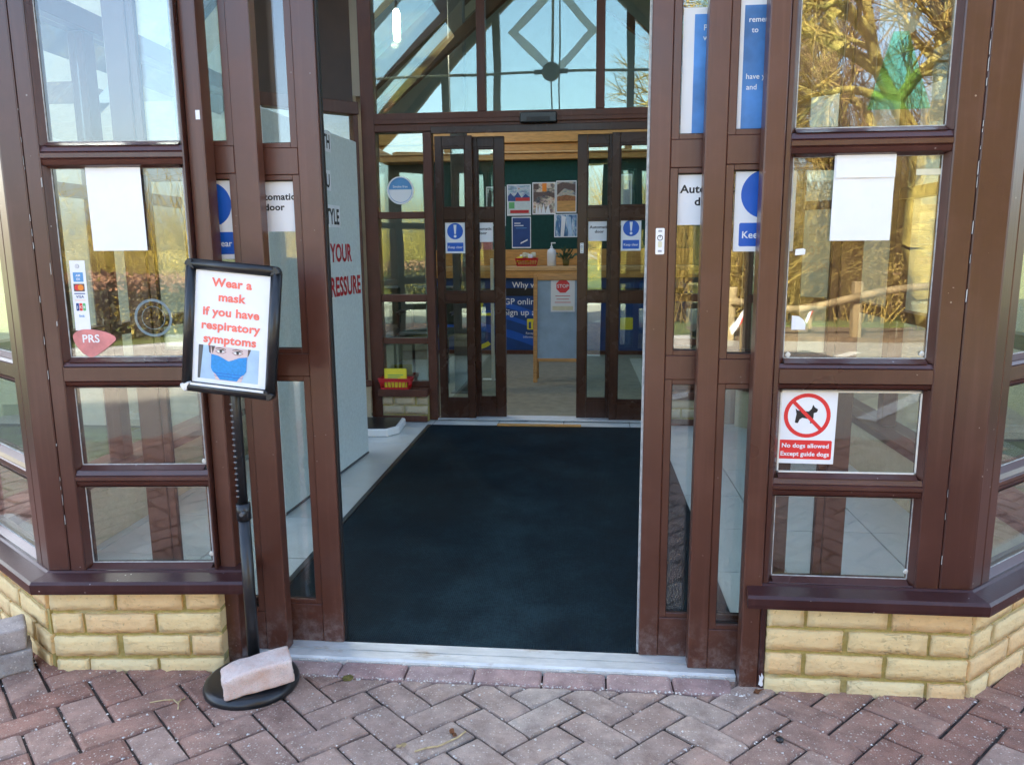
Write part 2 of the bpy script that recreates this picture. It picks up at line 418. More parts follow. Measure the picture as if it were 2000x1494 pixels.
class MB:
    """collects boxes, prisms, tubes and lathes; build() links them as ONE mesh object"""
    def __init__(self):
        self.bm = bmesh.new()

    def box(self, x0, x1, y0, y1, z0, z1, bev=0.0, mtx=None, seg=1):
        r = bmesh.ops.create_cube(self.bm, size=1.0)
        vs = r['verts']
        for v in vs:
            v.co = Vector((x0 + (v.co.x + .5) * (x1 - x0), y0 + (v.co.y + .5) * (y1 - y0), z0 + (v.co.z + .5) * (z1 - z0)))
        if bev > 0:
            es = list({e for v in vs for e in v.link_edges})
            r2 = bmesh.ops.bevel(self.bm, geom=es, offset=bev, segments=seg, profile=0.5, affect='EDGES')
            vs = [v for v in r2['verts']]
        if mtx is not None:
            for v in set(vs):
                v.co = mtx @ v.co
        return self

    def prism(self, pts, a, b, plane='xz', bev=0.0):
        """extrude a 2-D outline: plane xz -> depth along y, xy -> along z, yz -> along x"""
        def P(p, d):
            if plane == 'xz': return (p[0], d, p[1])
            if plane == 'xy': return (p[0], p[1], d)
            return (d, p[0], p[1])
        A = [self.bm.verts.new(P(p, a)) for p in pts]
        B = [self.bm.verts.new(P(p, b)) for p in pts]
        n = len(pts)
        fs = [self.bm.faces.new(A), self.bm.faces.new(list(reversed(B)))]
        for i in range(n):
            fs.append(self.bm.faces.new((A[(i + 1) % n], A[i], B[i], B[(i + 1) % n])))
        bmesh.ops.recalc_face_normals(self.bm, faces=fs)
        if bev > 0:
            es = list({e for f in fs for e in f.edges})
            bmesh.ops.bevel(self.bm, geom=es, offset=bev, segments=1, profile=0.5, affect='EDGES')
        return self

    def tube(self, p0, p1, r0, r1=None, n=10):
        r1 = r0 if r1 is None else r1
        p0, p1 = Vector(p0), Vector(p1)
        d = (p1 - p0).normalized()
        u = d.orthogonal().normalized()
        w = d.cross(u)
        rings = []
        for p, r in ((p0, r0), (p1, r1)):
            rings.append([self.bm.verts.new(p + r * (math.cos(t) * u + math.sin(t) * w)) for t in [2 * math.pi * i / n for i in range(n)]])
        for i in range(n):
            f = self.bm.faces.new((rings[0][i], rings[0][(i + 1) % n], rings[1][(i + 1) % n], rings[1][i]))
            f.smooth = True
        self.bm.faces.new(list(reversed(rings[0])))
        self.bm.faces.new(rings[1])
        return self

    def lathe(self, prof, n=24, c=(0, 0, 0)):
        rings = []
        for r, z in prof:
            if r < 1e-6:
                rings.append([self.bm.verts.new((c[0], c[1], c[2] + z))])
            else:
                rings.append([self.bm.verts.new((c[0] + r * math.cos(2 * math.pi * i / n), c[1] + r * math.sin(2 * math.pi * i / n), c[2] + z)) for i in range(n)])
        for a, b in zip(rings, rings[1:]):
            for i in range(n):
                j = (i + 1) % n
                q = [a[0]] if len(a) == 1 else [a[i], a[j]]
                q += [b[0]] if len(b) == 1 else [b[j], b[i]]
                if len(q) >= 3:
                    f = self.bm.faces.new(q)
                    f.smooth = True
        return self

    def flat(self, pts, y, thick=0.0004):
        """thin printed shape facing -Y in the xz plane"""
        return self.prism(pts, y, y + thick, 'xz')

    def build(self, name, mat, parent=None, world=None):
        me = bpy.data.meshes.new(name)
        self.bm.normal_update()
        self.bm.to_mesh(me)
        self.bm.free()
        me.materials.append(M[mat] if isinstance(mat, str) else mat)
        return link(name, me, parent, world)

def link(name, me, parent=None, world=None):
    o = bpy.data.objects.new(name, me)
    C.objects.link(o)
    if parent is not None:
        o.parent = parent
        if world is not None:
            o.matrix_local = world
    elif world is not None:
        o.matrix_world = world
    return o

def tag(o, label=None, cat=None, group=None, kind=None):
    for k, v in (('label', label), ('category', cat), ('group', group), ('kind', kind)):
        if v:
            o[k] = v
    return o

def thing(name, label, cat, mtx=I4, group=None, kind=None):
    o = bpy.data.objects.new(name, None)
    o.empty_display_size = 0.1
    C.objects.link(o)
    o.matrix_world = mtx
    return tag(o, label, cat, group, kind)

def box(name, x0, x1, y0, y1, z0, z1, mat, parent=None, bev=0.0, world=None):
    return MB().box(x0, x1, y0, y1, z0, z1, bev).build(name, mat, parent, world)

def circle(cxx, cz_, r, n=32, a0=0.0, a1=2 * math.pi):
    full = abs(a1 - a0 - 2 * math.pi) < 1e-6
    k = n if full else n + 1
    return [(cxx + r * math.cos(a0 + (a1 - a0) * i / n), cz_ + r * math.sin(a0 + (a1 - a0) * i / n)) for i in range(k)]

def rrect(x0, x1, z0, z1, r, n=4):
    p = []
    for (a, b, t) in ((x1 - r, z1 - r, 0), (x0 + r, z1 - r, 90), (x0 + r, z0 + r, 180), (x1 - r, z0 + r, 270)):
        p += [(a + r * math.cos(R(t + 90 * i / n)), b + r * math.sin(R(t + 90 * i / n))) for i in range(n + 1)]
    return p

def text(name, s, x, z, size, y, mat, parent, bold=0.0, align='CENTER', rot=None, xs=1.0):
    """flat lettering facing -Y; x,z = anchor of the baseline"""
    cu = bpy.data.curves.new(name, 'FONT')
    cu.body = s
    cu.size = size
    cu.align_x = align
    cu.offset = bold * size
    cu.resolution_u = 3
    cu.space_character = 1.0 + bold * 1.2
    t = bpy.data.objects.new(name, cu)
    C.objects.link(t)
    dg = bpy.context.evaluated_depsgraph_get()
    me = bpy.data.meshes.new_from_object(t.evaluated_get(dg))
    bpy.data.objects.remove(t)
    bpy.data.curves.remove(cu)
    me.name = name
    for v in me.vertices:
        vx, vy = v.co.x * xs, v.co.y
        v.co = Vector((x + vx, y, z + vy)) if rot is None else rot(x + vx, y, z + vy)
    me.materials.clear()
    me.materials.append(M[mat])
    for p in me.polygons:
        p.material_index = 0
    return link(name, me, parent)

def ring(name, cxx, cz_, r0, r1, y, mat, parent, n=40):
    mb = MB()
    A = circle(cxx, cz_, r1, n); B = circle(cxx, cz_, r0, n)
    for i in range(n):
        j = (i + 1) % n
        f = mb.bm.faces.new([mb.bm.verts.new((p[0], y, p[1])) for p in (A[i], A[j], B[j], B[i])])
    bmesh.ops.remove_doubles(mb.bm, verts=mb.bm.verts, dist=1e-6)
    return mb.build(name, mat, parent)

# ================================================================== SETTING
GS = 0.06                                    # fall of the paving towards the door
PAV = Matrix.Translation((0, 1.95, 0)) @ Matrix.Rotation(-math.atan(GS), 4, 'X')
FARZ = GS * 2.25                             # level of the car park
g = MB()
g.box(-400, 400, -400, -0.30, FARZ - 0.5, FARZ)
tag(g.build('car_park_ground', 'asphalt'), kind='structure')
g = MB(); g.box(-400, 400, 3.6, 400, -0.6, -0.12)
tag(g.build('ground_beyond', 'grass'), kind='structure')
for sx, nm in ((-1, 'ground_beside'), (1, 'ground_beside')):
    g = MB(); g.box(min(sx * 6, sx * 400), max(sx * 6, sx * 400), -0.295, 3.595, -0.6, -0.02)
    tag(g.build(nm, 'grass'), kind='structure')
# painted bay lines and a kerb beyond the car park
for k, (x, y, L, a) in enumerate(((-2.2, -2.2, 3.0, 28), (1.4, -2.1, 4.2, -52), (3.0, -2.4, 4.2, -52), (5.2, -2.2, 4.2, -52), (-5.0, -1.6, 3.0, 28))):
    o = MB().box(-L / 2, L / 2, -0.05, 0.05, FARZ + 0.004, FARZ + 0.006).build('road_marking', 'line', None, frame(x, y, 0, a))
    tag(o, kind='structure')
tag(MB().box(-60, 1.2, -5.6, -3.9, FARZ - 0.3, FARZ + 0.10).build('grass_verge', 'grass'), kind='structure')
tag(MB().box(-60, 1.2, -3.9, -3.78, FARZ - 0.3, FARZ + 0.12, 0.015).build('kerb', 'kerb'), kind='structure')
tag(MB().box(-80, 80, -60, -5.605, FARZ - 0.3, FARZ + 0.06).build('field', 'grass'), kind='structure')
tag(MB().box(1.205, 80, -5.6, -4.6, FARZ - 0.3, FARZ + 0.05).build('leafy_verge', 'litter'), kind='structure')

# ------------------------------------------------------------------ paving: herringbone of block pavers
pav = thing('paving', None, None, PAV, kind='structure')
W_ = 0.0926
ANG = R(46.5)
OX, OY = -0.3881, 1.6588 - 1.95
def clip(poly, f):
    out = []
    for i in range(len(poly)):
        a, b = poly[i], poly[(i + 1) % len(poly)]
        fa, fb = f(a), f(b)
        if fa <= 0: out.append(a)
        if (fa < 0 < fb) or (fb < 0 < fa):
            t = fa / (fa - fb)
            out.append((a[0] + t * (b[0] - a[0]), a[1] + t * (b[1] - a[1])))
    return out

def paver_mesh(poly, h=0.06, ch=0.0055, seed=0):
    rnd = random.Random(seed)
    bm = bmesh.new()
    cx_ = sum(p[0] for p in poly) / len(poly); cy_ = sum(p[1] for p in poly) / len(poly)
    bot = [bm.verts.new((p[0], p[1], -h)) for p in poly]
    mid = [bm.verts.new((p[0] + rnd.uniform(-.0008, .0008), p[1] + rnd.uniform(-.0008, .0008), -ch - rnd.uniform(0, .0015))) for p in poly]
    top = []
    for p in poly:
        dx, dy = cx_ - p[0], cy_ - p[1]
        l = math.hypot(dx, dy)
        k = ch * 1.5 / l
        top.append(bm.verts.new((p[0] + dx * k * rnd.uniform(.8, 1.5), p[1] + dy * k * rnd.uniform(.8, 1.5), rnd.uniform(-.0006, .0006))))
    n = len(poly)
    bm.faces.new(top)
    for i in range(n):
        j = (i + 1) % n
        bm.faces.new((bot[i], bot[j], mid[j], mid[i]))
        bm.faces.new((mid[i], mid[j], top[j], top[i]))
    bmesh.ops.recalc_face_normals(bm, faces=bm.faces)
    me = bpy.data.meshes.new('paving_block')
    bm.to_mesh(me); bm.free()
    me.materials.append(M['paver'])
    return me
gp = 0.0036
STD = [paver_mesh([(gp, gp), (2 * W_ - gp, gp), (2 * W_ - gp, W_ - gp), (gp, W_ - gp)], seed=s) for s in range(6)]
ca, sa = math.cos(ANG), math.sin(ANG)
def l2w(u, v):
    return (OX + W_ * (ca * u - sa * v), OY + W_ * (sa * u + ca * v))
cells = []
for i in range(-60, 60):
    for j in range(-30, 30):
        u0, v0 = i + 2 * j, i - 2 * j
        cells.append(('h', u0, v0)); cells.append(('v', u0 + 3, v0))
EDGE = 1.904 - 1.95
bays = []
for kind, u, v in cells:
    cu, cv = (u + 1, v + .5) if kind == 'h' else (u + .5, v + 1)
    x, y = l2w(cu, cv)
    if not (-4.2 < x < 4.2 and -2.3 < y < 1.1):
        continue
    # leave out what lies wholly under the porch
    if -1.3 < x < 0.85 and y > 0.16:
        continue
    if abs(x + .25) < 1.9 and y > 0.75:
        continue
    bays.append((kind, u, v, x, y))
def in_view(x, y):
    return -1.85 < x < 1.55 and -0.62 < y < 0.45
stuff = bmesh.new()
npv = 0
for kind, u, v, x, y in bays:
    rnd = random.Random(hash((kind == 'h', u, v)) & 0xffff)
    near_edge = -0.86 < x < 0.42 and y > EDGE - 0.14
    if near_edge:
        L2 = (2, 1) if kind == 'h' else (1, 2)
        g_ = gp / W_
        poly = [l2w(u + a, v + b) for a, b in ((g_, g_), (L2[0] - g_, g_), (L2[0] - g_, L2[1] - g_), (g_, L2[1] - g_))]
        poly = clip(poly, lambda p: p[1] - EDGE)
        if len(poly) < 3:
            continue
        ar = abs(sum(poly[i][0] * poly[(i + 1) % len(poly)][1] - poly[(i + 1) % len(poly)][0] * poly[i][1] for i in range(len(poly)))) / 2
        if ar < 0.0006:
            continue
        me = paver_mesh(poly, seed=rnd.randint(0, 999))
        link('paving_block', me, pav, Matrix.Translation((0, 0, rnd.uniform(-.001, .001))))
        npv += 1
        continue
    ox, oy = l2w(u, v) if kind == 'h' else l2w(u + 1, v)
    mt = Matrix.Translation((ox, oy, rnd.uniform(-.0018, .0018))) @ Matrix.Rotation(ANG + (0 if kind == 'h' else math.pi / 2), 4, 'Z')
    mt = mt @ Matrix.Translation((W_, W_ / 2, 0)) @ Matrix.Rotation(R(rnd.uniform(-.7, .7)), 4, 'Z') @ Matrix.Rotation(R(rnd.uniform(-.5, .5)), 4, 'X') @ Matrix.Rotation(R(rnd.uniform(-.35, .35)), 4, 'Y') @ Matrix.Translation((-W_, -W_ / 2, 0))
    if in_view(x, y) and npv < 290:
        link('paving_block', STD[rnd.randint(0, 5)], pav, mt)
        npv += 1
    else:
        nb = len(stuff.verts)
        stuff.from_mesh(STD[rnd.randint(0, 5)])
        stuff.verts.ensure_lookup_table()
        for vv in stuff.verts[nb:]:
            vv.co = mt @ vv.co
me = bpy.data.meshes.new('outer_paving_blocks'); stuff.to_mesh(me); stuff.free(); me.materials.append(M['paver'])
tag(link('outer_paving_blocks', me, pav), kind='stuff')
MB().box(-6, 6, -2.26, 1.66, -0.3, -0.0105).build('sand_bed', 'jsand', pav)
# one course of stretchers along the threshold
xs_ = [-0.882, -0.692, -0.50, -0.307, -0.115, 0.062, 0.243, 0.405]
for k in range(len(xs_) - 1):
    a, b = xs_[k] + 0.0025, xs_[k + 1] - 0.0025
    me = paver_mesh([(a, 1.9095), (b, 1.9095), (b, 1.982), (a, 1.982)], ch=0.005, seed=50 + k)
    me.materials.clear(); me.materials.append(M['soldier'])
    link('edging_block', me, pav, PAV.inverted() @ Matrix.Translation((0, 0, 0.004 + 0.0015 * (k % 2))))

# ------------------------------------------------------------------ dwarf walls of creased buff brick
def brick_meshes(count, L, H, D, mat, seed):
    out = []
    for s in range(count):
        rnd = random.Random(seed + s)
        bm = bmesh.new()
        nx, nz = 7, 3
        fr = []
        for k in range(nz + 1):
            row = []
            for i in range(nx + 1):
                x, z = L * i / nx, H * k / nz
                e = (i in (0, nx)) + (k in (0, nz))
                x += rnd.uniform(-.0016, .0016) if 0 < i < nx else rnd.uniform(-.0004, .0012) * (1 if i == 0 else -1)
                z += rnd.uniform(-.0014, .0014) if 0 < k < nz else rnd.uniform(-.0008, .0030) * (1 if k == 0 else -1)
                y = rnd.uniform(-.0024, .0014) + (0.0012 if e else 0)
                row.append(bm.verts.new((x, y, z)))
            fr.append(row)
        for k in range(nz):
            for i in range(nx):
                f = bm.faces.new((fr[k][i], fr[k][i + 1], fr[k + 1][i + 1], fr[k + 1][i])); f.smooth = True
        edge = fr[0] + [fr[k][nx] for k in range(1, nz + 1)] + [fr[nz][i] for i in range(nx - 1, -1, -1)] + [fr[k][0] for k in range(nz - 1, 0, -1)]
        bk = [bm.verts.new((v.co.x, D, v.co.z)) for v in edge]
        for i in range(len(edge)):
            j = (i + 1) % len(edge)
            bm.faces.new((edge[j], edge[i], bk[i], bk[j]))
        bm.faces.new(bk)
        bmesh.ops.recalc_face_normals(bm, faces=bm.faces)
        me = bpy.data.meshes.new('brick'); bm.to_mesh(me); bm.free(); me.materials.append(M[mat])
        out.append(me)
    return out
BR = brick_meshes(7, 0.2, 0.062, 0.05, 'brick', 11)
BRI = brick_meshes(4, 0.2, 0.062, 0.05, 'brick_in', 60)
ROWS = [(0.186, 0.247), (0.117, 0.176), (0.047, 0.107), (-0.03, 0.037)]

def lay(parent, mtx, length, rows, zr, pool, rnd, flip=False):
    """bricks of one face; rows = list of [(a, b), ...] as fractions of the length"""
    for (z0, z1), row in zip(zr, rows):
        for a, b in row:
            x0, x1 = a * length, b * length
            me = pool[rnd.randint(0, len(pool) - 1)]
            s = Matrix.Diagonal(((x1 - x0) / 0.2, 1, (z1 - z0) / 0.062, 1))
            link('brick', me, parent, mtx @ Matrix.Translation((x0, rnd.uniform(-.0015, .0015), z0 + rnd.uniform(-.001, .001))) @ s)

def courses(length, n, rnd, L=0.2055, j=0.0105, half0=0):
    rows = []
    for k in range(n):
        x = -L / 2 if (k + half0) % 2 else 0.0
        row = []
        while x < length - 0.01:
            a, b = max(0, x), min(length, x + L)
            if b - a > 0.015:
                row.append((a / length, b / length))
            x += L + j
        rows.append(row)
    return rows

AL, AC = 5.1, 40.0
CL = 0.66
FR = frame(0.42, 1.965, 0, 0)                                     # right front light, x to the right, y into the building
lx, ly = -1.50, 1.89
FL = frame(lx, ly, 0, AL)                                         # left front light
FRC = frame(1.0, 1.965, 0, AC)                                    # right canted light
aL = R(AL - AC)
FLC = frame(lx - CL * math.cos(aL), ly - CL * math.sin(aL), 0, AL - AC)
RX, RY = 1.0 + CL * math.cos(R(AC)), 1.965 + CL * math.sin(R(AC))
LX, LY = lx - CL * math.cos(aL), ly - CL * math.sin(aL)
BY = 4.66                                                         # where the rear cants begin
IY = 5.16                                                         # inner screen
rnd = random.Random(5)
BF = -0.019                                                       # brick face against the frame face
rR = [[(0, .18), (.20, .593), (.618, 1)], [(0, .38), (.41, .795), (.815, 1)], [(0, .18), (.205, .585), (.61, 1)], [(0, .385), (.42, .80), (.82, 1)]]
rL = [[(0, .38), (.40, .78), (.805, 1)], [(0, .18), (.20, .61), (.63, 1)], [(0, .37), (.41, .80), (.82, 1)], [(0, .19), (.20, .60), (.62, 1)]]

def dwarf(name, label, ff, fx0, flen, rows, fc, clen, c_at_end):
    w = thing(name, label, 'brick wall', ff)
    inv = ff.inverted()
    lay(w, Matrix.Translation((fx0, BF, 0)), flen, rows, ROWS, BR, rnd)
    cm = inv @ fc
    crow = courses(clen, 4, rnd, half0=0 if c_at_end else 1)
    off = 0.0145 if c_at_end else -0.0145
    lay(w, cm @ Matrix.Translation((off * 0.2, BF, 0)), clen, crow, ROWS, BR, rnd)
    mb = MB()
    mb.box(fx0 + 0.0006, fx0 + flen - 0.0006, BF + 0.008, BF + 0.10, -0.2, 0.2515)
    mb.build('mortar', 'mortar', w)
    mb = MB(); mb.box(0.004, clen - 0.004, BF + 0.008, BF + 0.10, -0.2, 0.2512)
    mb.build('mortar', 'mortar', w, cm)
    # inside facing: smoother bricks and dark skirting
    for base, ln in ((Matrix.Translation((fx0, 0, 0)), flen), (cm, clen)):
        mi = base @ Matrix.Translation((ln, BF + 0.105 + 0.012, 0)) @ Matrix.Rotation(math.pi, 4, 'Z')
        lay(w, mi, ln, courses(ln, 2, rnd), [(0.18, 0.245), (0.105, 0.17)], BRI, rnd)
        MB().box(0.002, ln - 0.002, 0.0, 0.012, 0.003, 0.10, 0.002).build('skirting', 'inner', w, mi)
    return w
dwR = dwarf('dwarf_wall', 'low wall of creased buff bricks right of the door, mossy mortar', FR, 0.067, 0.514, rR, FRC, CL, True)
dwL = dwarf('dwarf_wall', 'low wall of creased buff bricks left of the door, behind the sign stand', FL, 0.002, 0.478, rL, FLC, CL, False)

# ------------------------------------------------------------------ bay windows
Z_SILL = 0.292
BARS = [(0.540, 0.587), (0.822, 0.888), (1.400, 1.449)]
TOPZ = 2.05
def bay_window(label, mtx, x0, x1, jl, jr, sill, post=None, group=None, rnd=random.Random(2), silicone=None):
    """fixed light of four panes; jl / jr stile widths; local x along the face, y inwards"""
    w = thing('fixed_window', label, 'window', mtx, group)
    T = 0.07
    MB().box(x0, x0 + jl, 0.0, T, Z_SILL - 0.004, TOPZ, 0.003).build('stile', 'paint', w)
    MB().box(x1 - jr, x1, 0.0, T, Z_SILL - 0.004, TOPZ, 0.003).build('stile', 'paint', w)
    a, b = x0 + jl, x1 - jr
    MB().box(a, b, 0.004, T, Z_SILL - 0.004, Z_SILL + 0.008, 0.002).build('bottom_rail', 'paint', w)
    MB().box(a, b, 0.004, T, TOPZ - 0.07, TOPZ, 0.002).build('top_rail', 'paint', w)
    for z0, z1 in BARS:
        mid = (z0 + z1) / 2
        if z1 - z0 < 0.06:                         # ovolo glazing bar: a flat between two sloped beads
            mb = MB()
            mb.prism([(0.010, z0 + .001), (0.004, z0 + .014), (0.0065, z0 + .0155), (0.0015, z0 + .019), (0.0015, z1 - .019), (0.0065, z1 - .0155), (0.004, z1 - .014), (0.010, z1 - .001), (T - .005, z1 - .001), (T - .005, z0 + .001)], a, b, 'yz')
            mb.build('glazing_bar', 'paint', w)
        else:
            mb = MB()
            mb.prism([(0.010, z0 + .001), (0.003, z0 + .012), (0.006, z0 + .0135), (0.0012, z0 + .016), (0.0012, z1 - .014), (0.006, z1 - .0125), (0.003, z1 - .011), (0.010, z1 - .001), (T - .005, z1 - .001), (T - .005, z0 + .001)], a, b, 'yz')
            mb.build('glazing_bar', 'paint', w)
    zs = [Z_SILL + 0.008] + [v for p in BARS for v in p] + [TOPZ - 0.07]
    for k in range(4):
        z0, z1 = zs[2 * k], zs[2 * k + 1]
        p = MB().box(a, b, 0.026, 0.032, z0, z1).build('pane', 'glass', w)
        # sloped timber bead all round, mitred look
        mb = MB()
        e = 0.012
        for s in (0, 1):
            xx = a if s == 0 else b
            d = e if s == 0 else -e
            mb.prism([(xx, 0.006), (xx + d, 0.0245), (xx, 0.0245)] if s == 0 else [(xx, 0.006), (xx, 0.0245), (xx + d, 0.0245)], z0 + .0008, z1 - .0008, 'xy')
        mb.build('bead', 'paint', p)
        mb = MB()
        mb.prism([(0.0055, z0 + .0004), (0.0243, z0 + .0115), (0.0243, z0 + .0004)], a + .0125, b - .0125, 'yz')
        mb.prism([(0.0055, z1 - .0004), (0.0243, z1 - .0004), (0.0243, z1 - .007)], a + .0125, b - .0125, 'yz')
        mb.build('bead', 'paint', p)
        # pale gasket line where bead meets glass
        mb = MB()
        s = 0.0028 if not (silicone == k) else 0.0045
        for (q0, q1, r0, r1) in ((a + e - .001, a + e - .001 + s, z0 + .0105, z1 - .006), (b - e + .001 - s, b - e + .001, z0 + .0105, z1 - .006), (a + e - .001, b - e + .001, z0 + .0108, z0 + .0108 + s), (a + e - .001, b - e + .001, z1 - .0065 - s * (1 if silicone == k else .3), z1 - .0065)):
            mb.box(q0, q1, 0.0235, 0.0257, r0, r1)
        mb.build('gasket', 'seal' if silicone == k else 'bead', p)
    return w

def sill(parent, x0, x1, m0, m1, mtx=None, name='sill'):
    """profiled timber sill; m0/m1 = mitre shift of the nose (outwards) at each end"""
    prof = [(0.05, 0.252), (-0.058, 0.252), (-0.060, 0.262), (-0.060, 0.280), (-0.054, 0.2875), (-0.010, 0.2945), (-0.004, 0.2985), (0.05, 0.299)]
    mb = MB()
    A = [mb.bm.verts.new((x0 - m0 * (-y + 0.0) / 0.06, y, z)) for y, z in prof]
    B = [mb.bm.verts.new((x1 + m1 * (-y + 0.0) / 0.06, y, z)) for y, z in prof]
    fs = [mb.bm.faces.new(A), mb.bm.faces.new(list(reversed(B)))]
    for i in range(len(prof)):
        j = (i + 1) % len(prof)
        fs.append(mb.bm.faces.new((A[j], A[i], B[i], B[j])))
    bmesh.ops.recalc_face_normals(mb.bm, faces=fs)
    return mb.build(name, 'sill', parent, mtx)
mt_ = 0.06 * math.tan(R(AC / 2))
wRF = bay_window('tall window right of the door with a no dogs sign in its third pane', FR, 0.052, 0.500, 0.016, 0.060, True, silicone=1)
wLF = bay_window('tall window left of the door with card stickers and a red sticker', FL, 0.060, 0.472, 0.041, 0.004, True)
wRC = bay_window('angled window round the corner from the no dogs sign', FRC, 0.055, CL, 0.045, 0.06, True)
wLC = bay_window('angled window round the corner above the stacked concrete blocks', FLC, 0.0, CL - 0.055, 0.06, 0.045, True)
sR = sill(wRF, 0.012, 0.580, 0.008, mt_)
sill(wRC, 0.0, CL, mt_, 0, None)
sL = sill(wLF, 0.0, 0.560, mt_, 0.006)
sill(wLC, 0.0, CL, 0, mt_, None)

# bay corner posts: two boards meeting with an open painted joint
def corner_post(label, p0, ang0, ang1, right):
    d0 = Vector((math.cos(R(ang0)), math.sin(R(ang0)))); d1 = Vector((math.cos(R(ang1)), math.sin(R(ang1))))
    n0 = Vector((-d0.y, d0.x)); n1 = Vector((-d1.y, d1.x))
    t = thing('corner_post', label, 'post', frame(p0[0], p0[1]))
    if right:
        pts = [(-0.0785 * d0), Vector((0, 0)), 0.0535 * d1, 0.0535 * d1 + 0.075 * n1, -0.0785 * d0 + 0.075 * n0]
    else:
        pts = [(-0.0535 * d0), Vector((0, 0)), 0.0580 * d1, 0.0580 * d1 + 0.075 * n1, -0.0535 * d0 + 0.075 * n0]
    MB().prism([(p.x, p.y) for p in pts], 0.2965, TOPZ, 'xy', 0.003).build('post_board', 'paint', t)
    return t
corner_post('brown bay corner post right of the no dogs window', (1.0, 1.965), 0, AC, True)
corner_post('brown bay corner post left of the card sticker window', (lx, ly), AL - AC, AL, False)

def flakes(parent, mtx, x, z0, z1, seed, dens):
    rf_ = random.Random(seed)
    mb = MB()
    z = z0
    while z < z1:
        l = rf_.uniform(.004, .035)
        if rf_.random() < dens:
            w_ = rf_.uniform(.0008, .0026); dx = rf_.uniform(-.0012, .0012)
            mb.prism([(x + dx - w_ / 2, z), (x + dx + w_ / 2, z + .001), (x + dx + w_ * rf_.uniform(.2, .6), z + l), (x + dx - w_ * .4, z + l * .9)], -.0008, .0006)
        z += l + rf_.uniform(.001, .03)
    mb.build('flaked_paint', 'bead', parent, mtx)
flakes(wLF, Matrix.Translation((0, 0, 0)), .0595, .33, 1.62, 1, .48)
flakes(wRF, Matrix.Translation((0, 0, 0)), .5008, .30, 1.75, 2, .38)
flakes(wLF, Matrix.Translation((0, 0, 0)), .0985, .75, 1.35, 3, .22)

# door jambs either side of the opening
def jamb(label, x0, x1, xin):
    t = thing('door_post', label, 'door post', frame((x0 + x1) / 2, 1.955))
    w2 = (x1 - x0) / 2
    MB().box(-w2, w2, 0.0, 0.05, -0.01, TOPZ, 0.003).build('front_board', 'alu', t)
    a = -w2 + 0.004 if xin < 0 else -w2 + 0.006
    MB().box(-w2 + 0.004, w2 - 0.004, 0.0505, 0.062, -0.01, TOPZ, 0.001).build('rear_board', 'alu', t)
    return t
jR = jamb('brown door post between the sliding doors and the right window', 0.422, 0.4705, 1)
jL = jamb('brown door post behind the mask sign, beside the left window', -1.030, -0.985, -1)
box('kick_batten', 0.0246, 0.0400, -0.002, 0.04, -0.012, 0.2505, 'sill', jR, 0.003)
MB().prism([(.0262, .012), (.0335, .006), (.0385, .010), (.0365, .022), (.0390, .034), (.0335, .046), (.0315, .033), (.0270, .040), (.0285, .024)], -0.0034, -0.0018).build('flaked_paint_patch', 'white', jR)
box('paint_chip', 0.006, 0.0175, -0.0012, 0.0008, 1.512, 1.535, 'white', jL, 0.0004)

# ------------------------------------------------------------------ telescopic sliding doors
RAILS = [(0.012, 0.130), (0.826, 0.891), (1.384, 1.454), (1.985, 2.045)]
def leaf(label, mtx, width, mats, st=0.054, rails=RAILS, flip=1, glass='glass', group=None, wid2=0.02):
    """local x from the closing edge; flip = +1 leaf runs to +x, -1 to -x"""
    d = thing('sliding_door', label, 'door', mtx, group)
    def X(a, b): return (min(flip * a, flip * b), max(flip * a, flip * b))
    T = 0.042
    zt = rails[-1][1]
    for a, b in ((0, st), (width - st, width)):
        x0, x1 = X(a, b)
        MB().box(x0, x1, 0, T, rails[0][0], zt, 0.0022).build('stile', mats, d)
    x0, x1 = X(st + .0006, width - st - .0006)
    for z0, z1 in rails:
        MB().box(x0, x1, 0.0025, T - .0025, z0, z1, 0.0015).build('rail', mats, d)
    for (a, b) in zip(rails, rails[1:]):
        z0, z1 = a[1], b[0]
        p = MB().box(x0 + .001, x1 - .001, 0.019, 0.025, z0 + .001, z1 - .001).build('pane', glass, d)
        mb = MB()                                   # square glazing bead round the pane
        e, f = wid2, 0.014
        mb.box(x0, x0 + e, 0.0055, 0.0185, z0 + .0006, z1 - .0006, 0.001)
        mb.box(x1 - e, x1, 0.0055, 0.0185, z0 + .0006, z1 - .0006, 0.001)
        mb.box(x0 + e + .0004, x1 - e - .0004, 0.0055, 0.0185, z0 + .0006, z0 + f, 0.001)
        mb.box(x0 + e + .0004, x1 - e - .0004, 0.0055, 0.0185, z1 - f, z1 - .0006, 0.001)
        mb.build('bead', mats, p)
        mb = MB()
        for q in ((x0 + e, x0 + e + .0025, z0 + f, z1 - f), (x1 - e - .0025, x1 - e, z0 + f, z1 - f), (x0 + e, x1 - e, z0 + f, z0 + f + .0025), (x0 + e, x1 - e, z1 - f - .0035, z1 - f)):
            mb.box(q[0], q[1], 0.0165, 0.0188, q[2], q[3])
        mb.build('seal', 'gasket', p)
    return d
YF, YB = 2.018, 2.078                               # front and rear track
dR1 = leaf('inner right outer door with the white sticker on its edge', frame(0.159, YB), 0.40, 'alu', flip=1)
dR2 = leaf('outer right front door with the blue keep clear sign', frame(0.291, YF), 0.40, 'alu', flip=1)
dL2 = leaf('inner left outer door with the automatic door notice, beside the grey board', frame(-0.722, YB), 0.40, 'alu', st=0.062, flip=-1)
dL1 = leaf('outer left front door mostly hidden by the mask sign', frame(-0.872, YF), 0.40, 'alu', st=0.064, flip=-1)
for d_, s in ((dR1, -1), (dL2, 1)):                 # pale brush seal on the closing edge
    MB().box(min(0, s * .005), max(0, s * .005), 0.012, 0.030, 0.014, 2.04).build('edge_seal', 'bead' if s < 0 else 'gasket', d_)

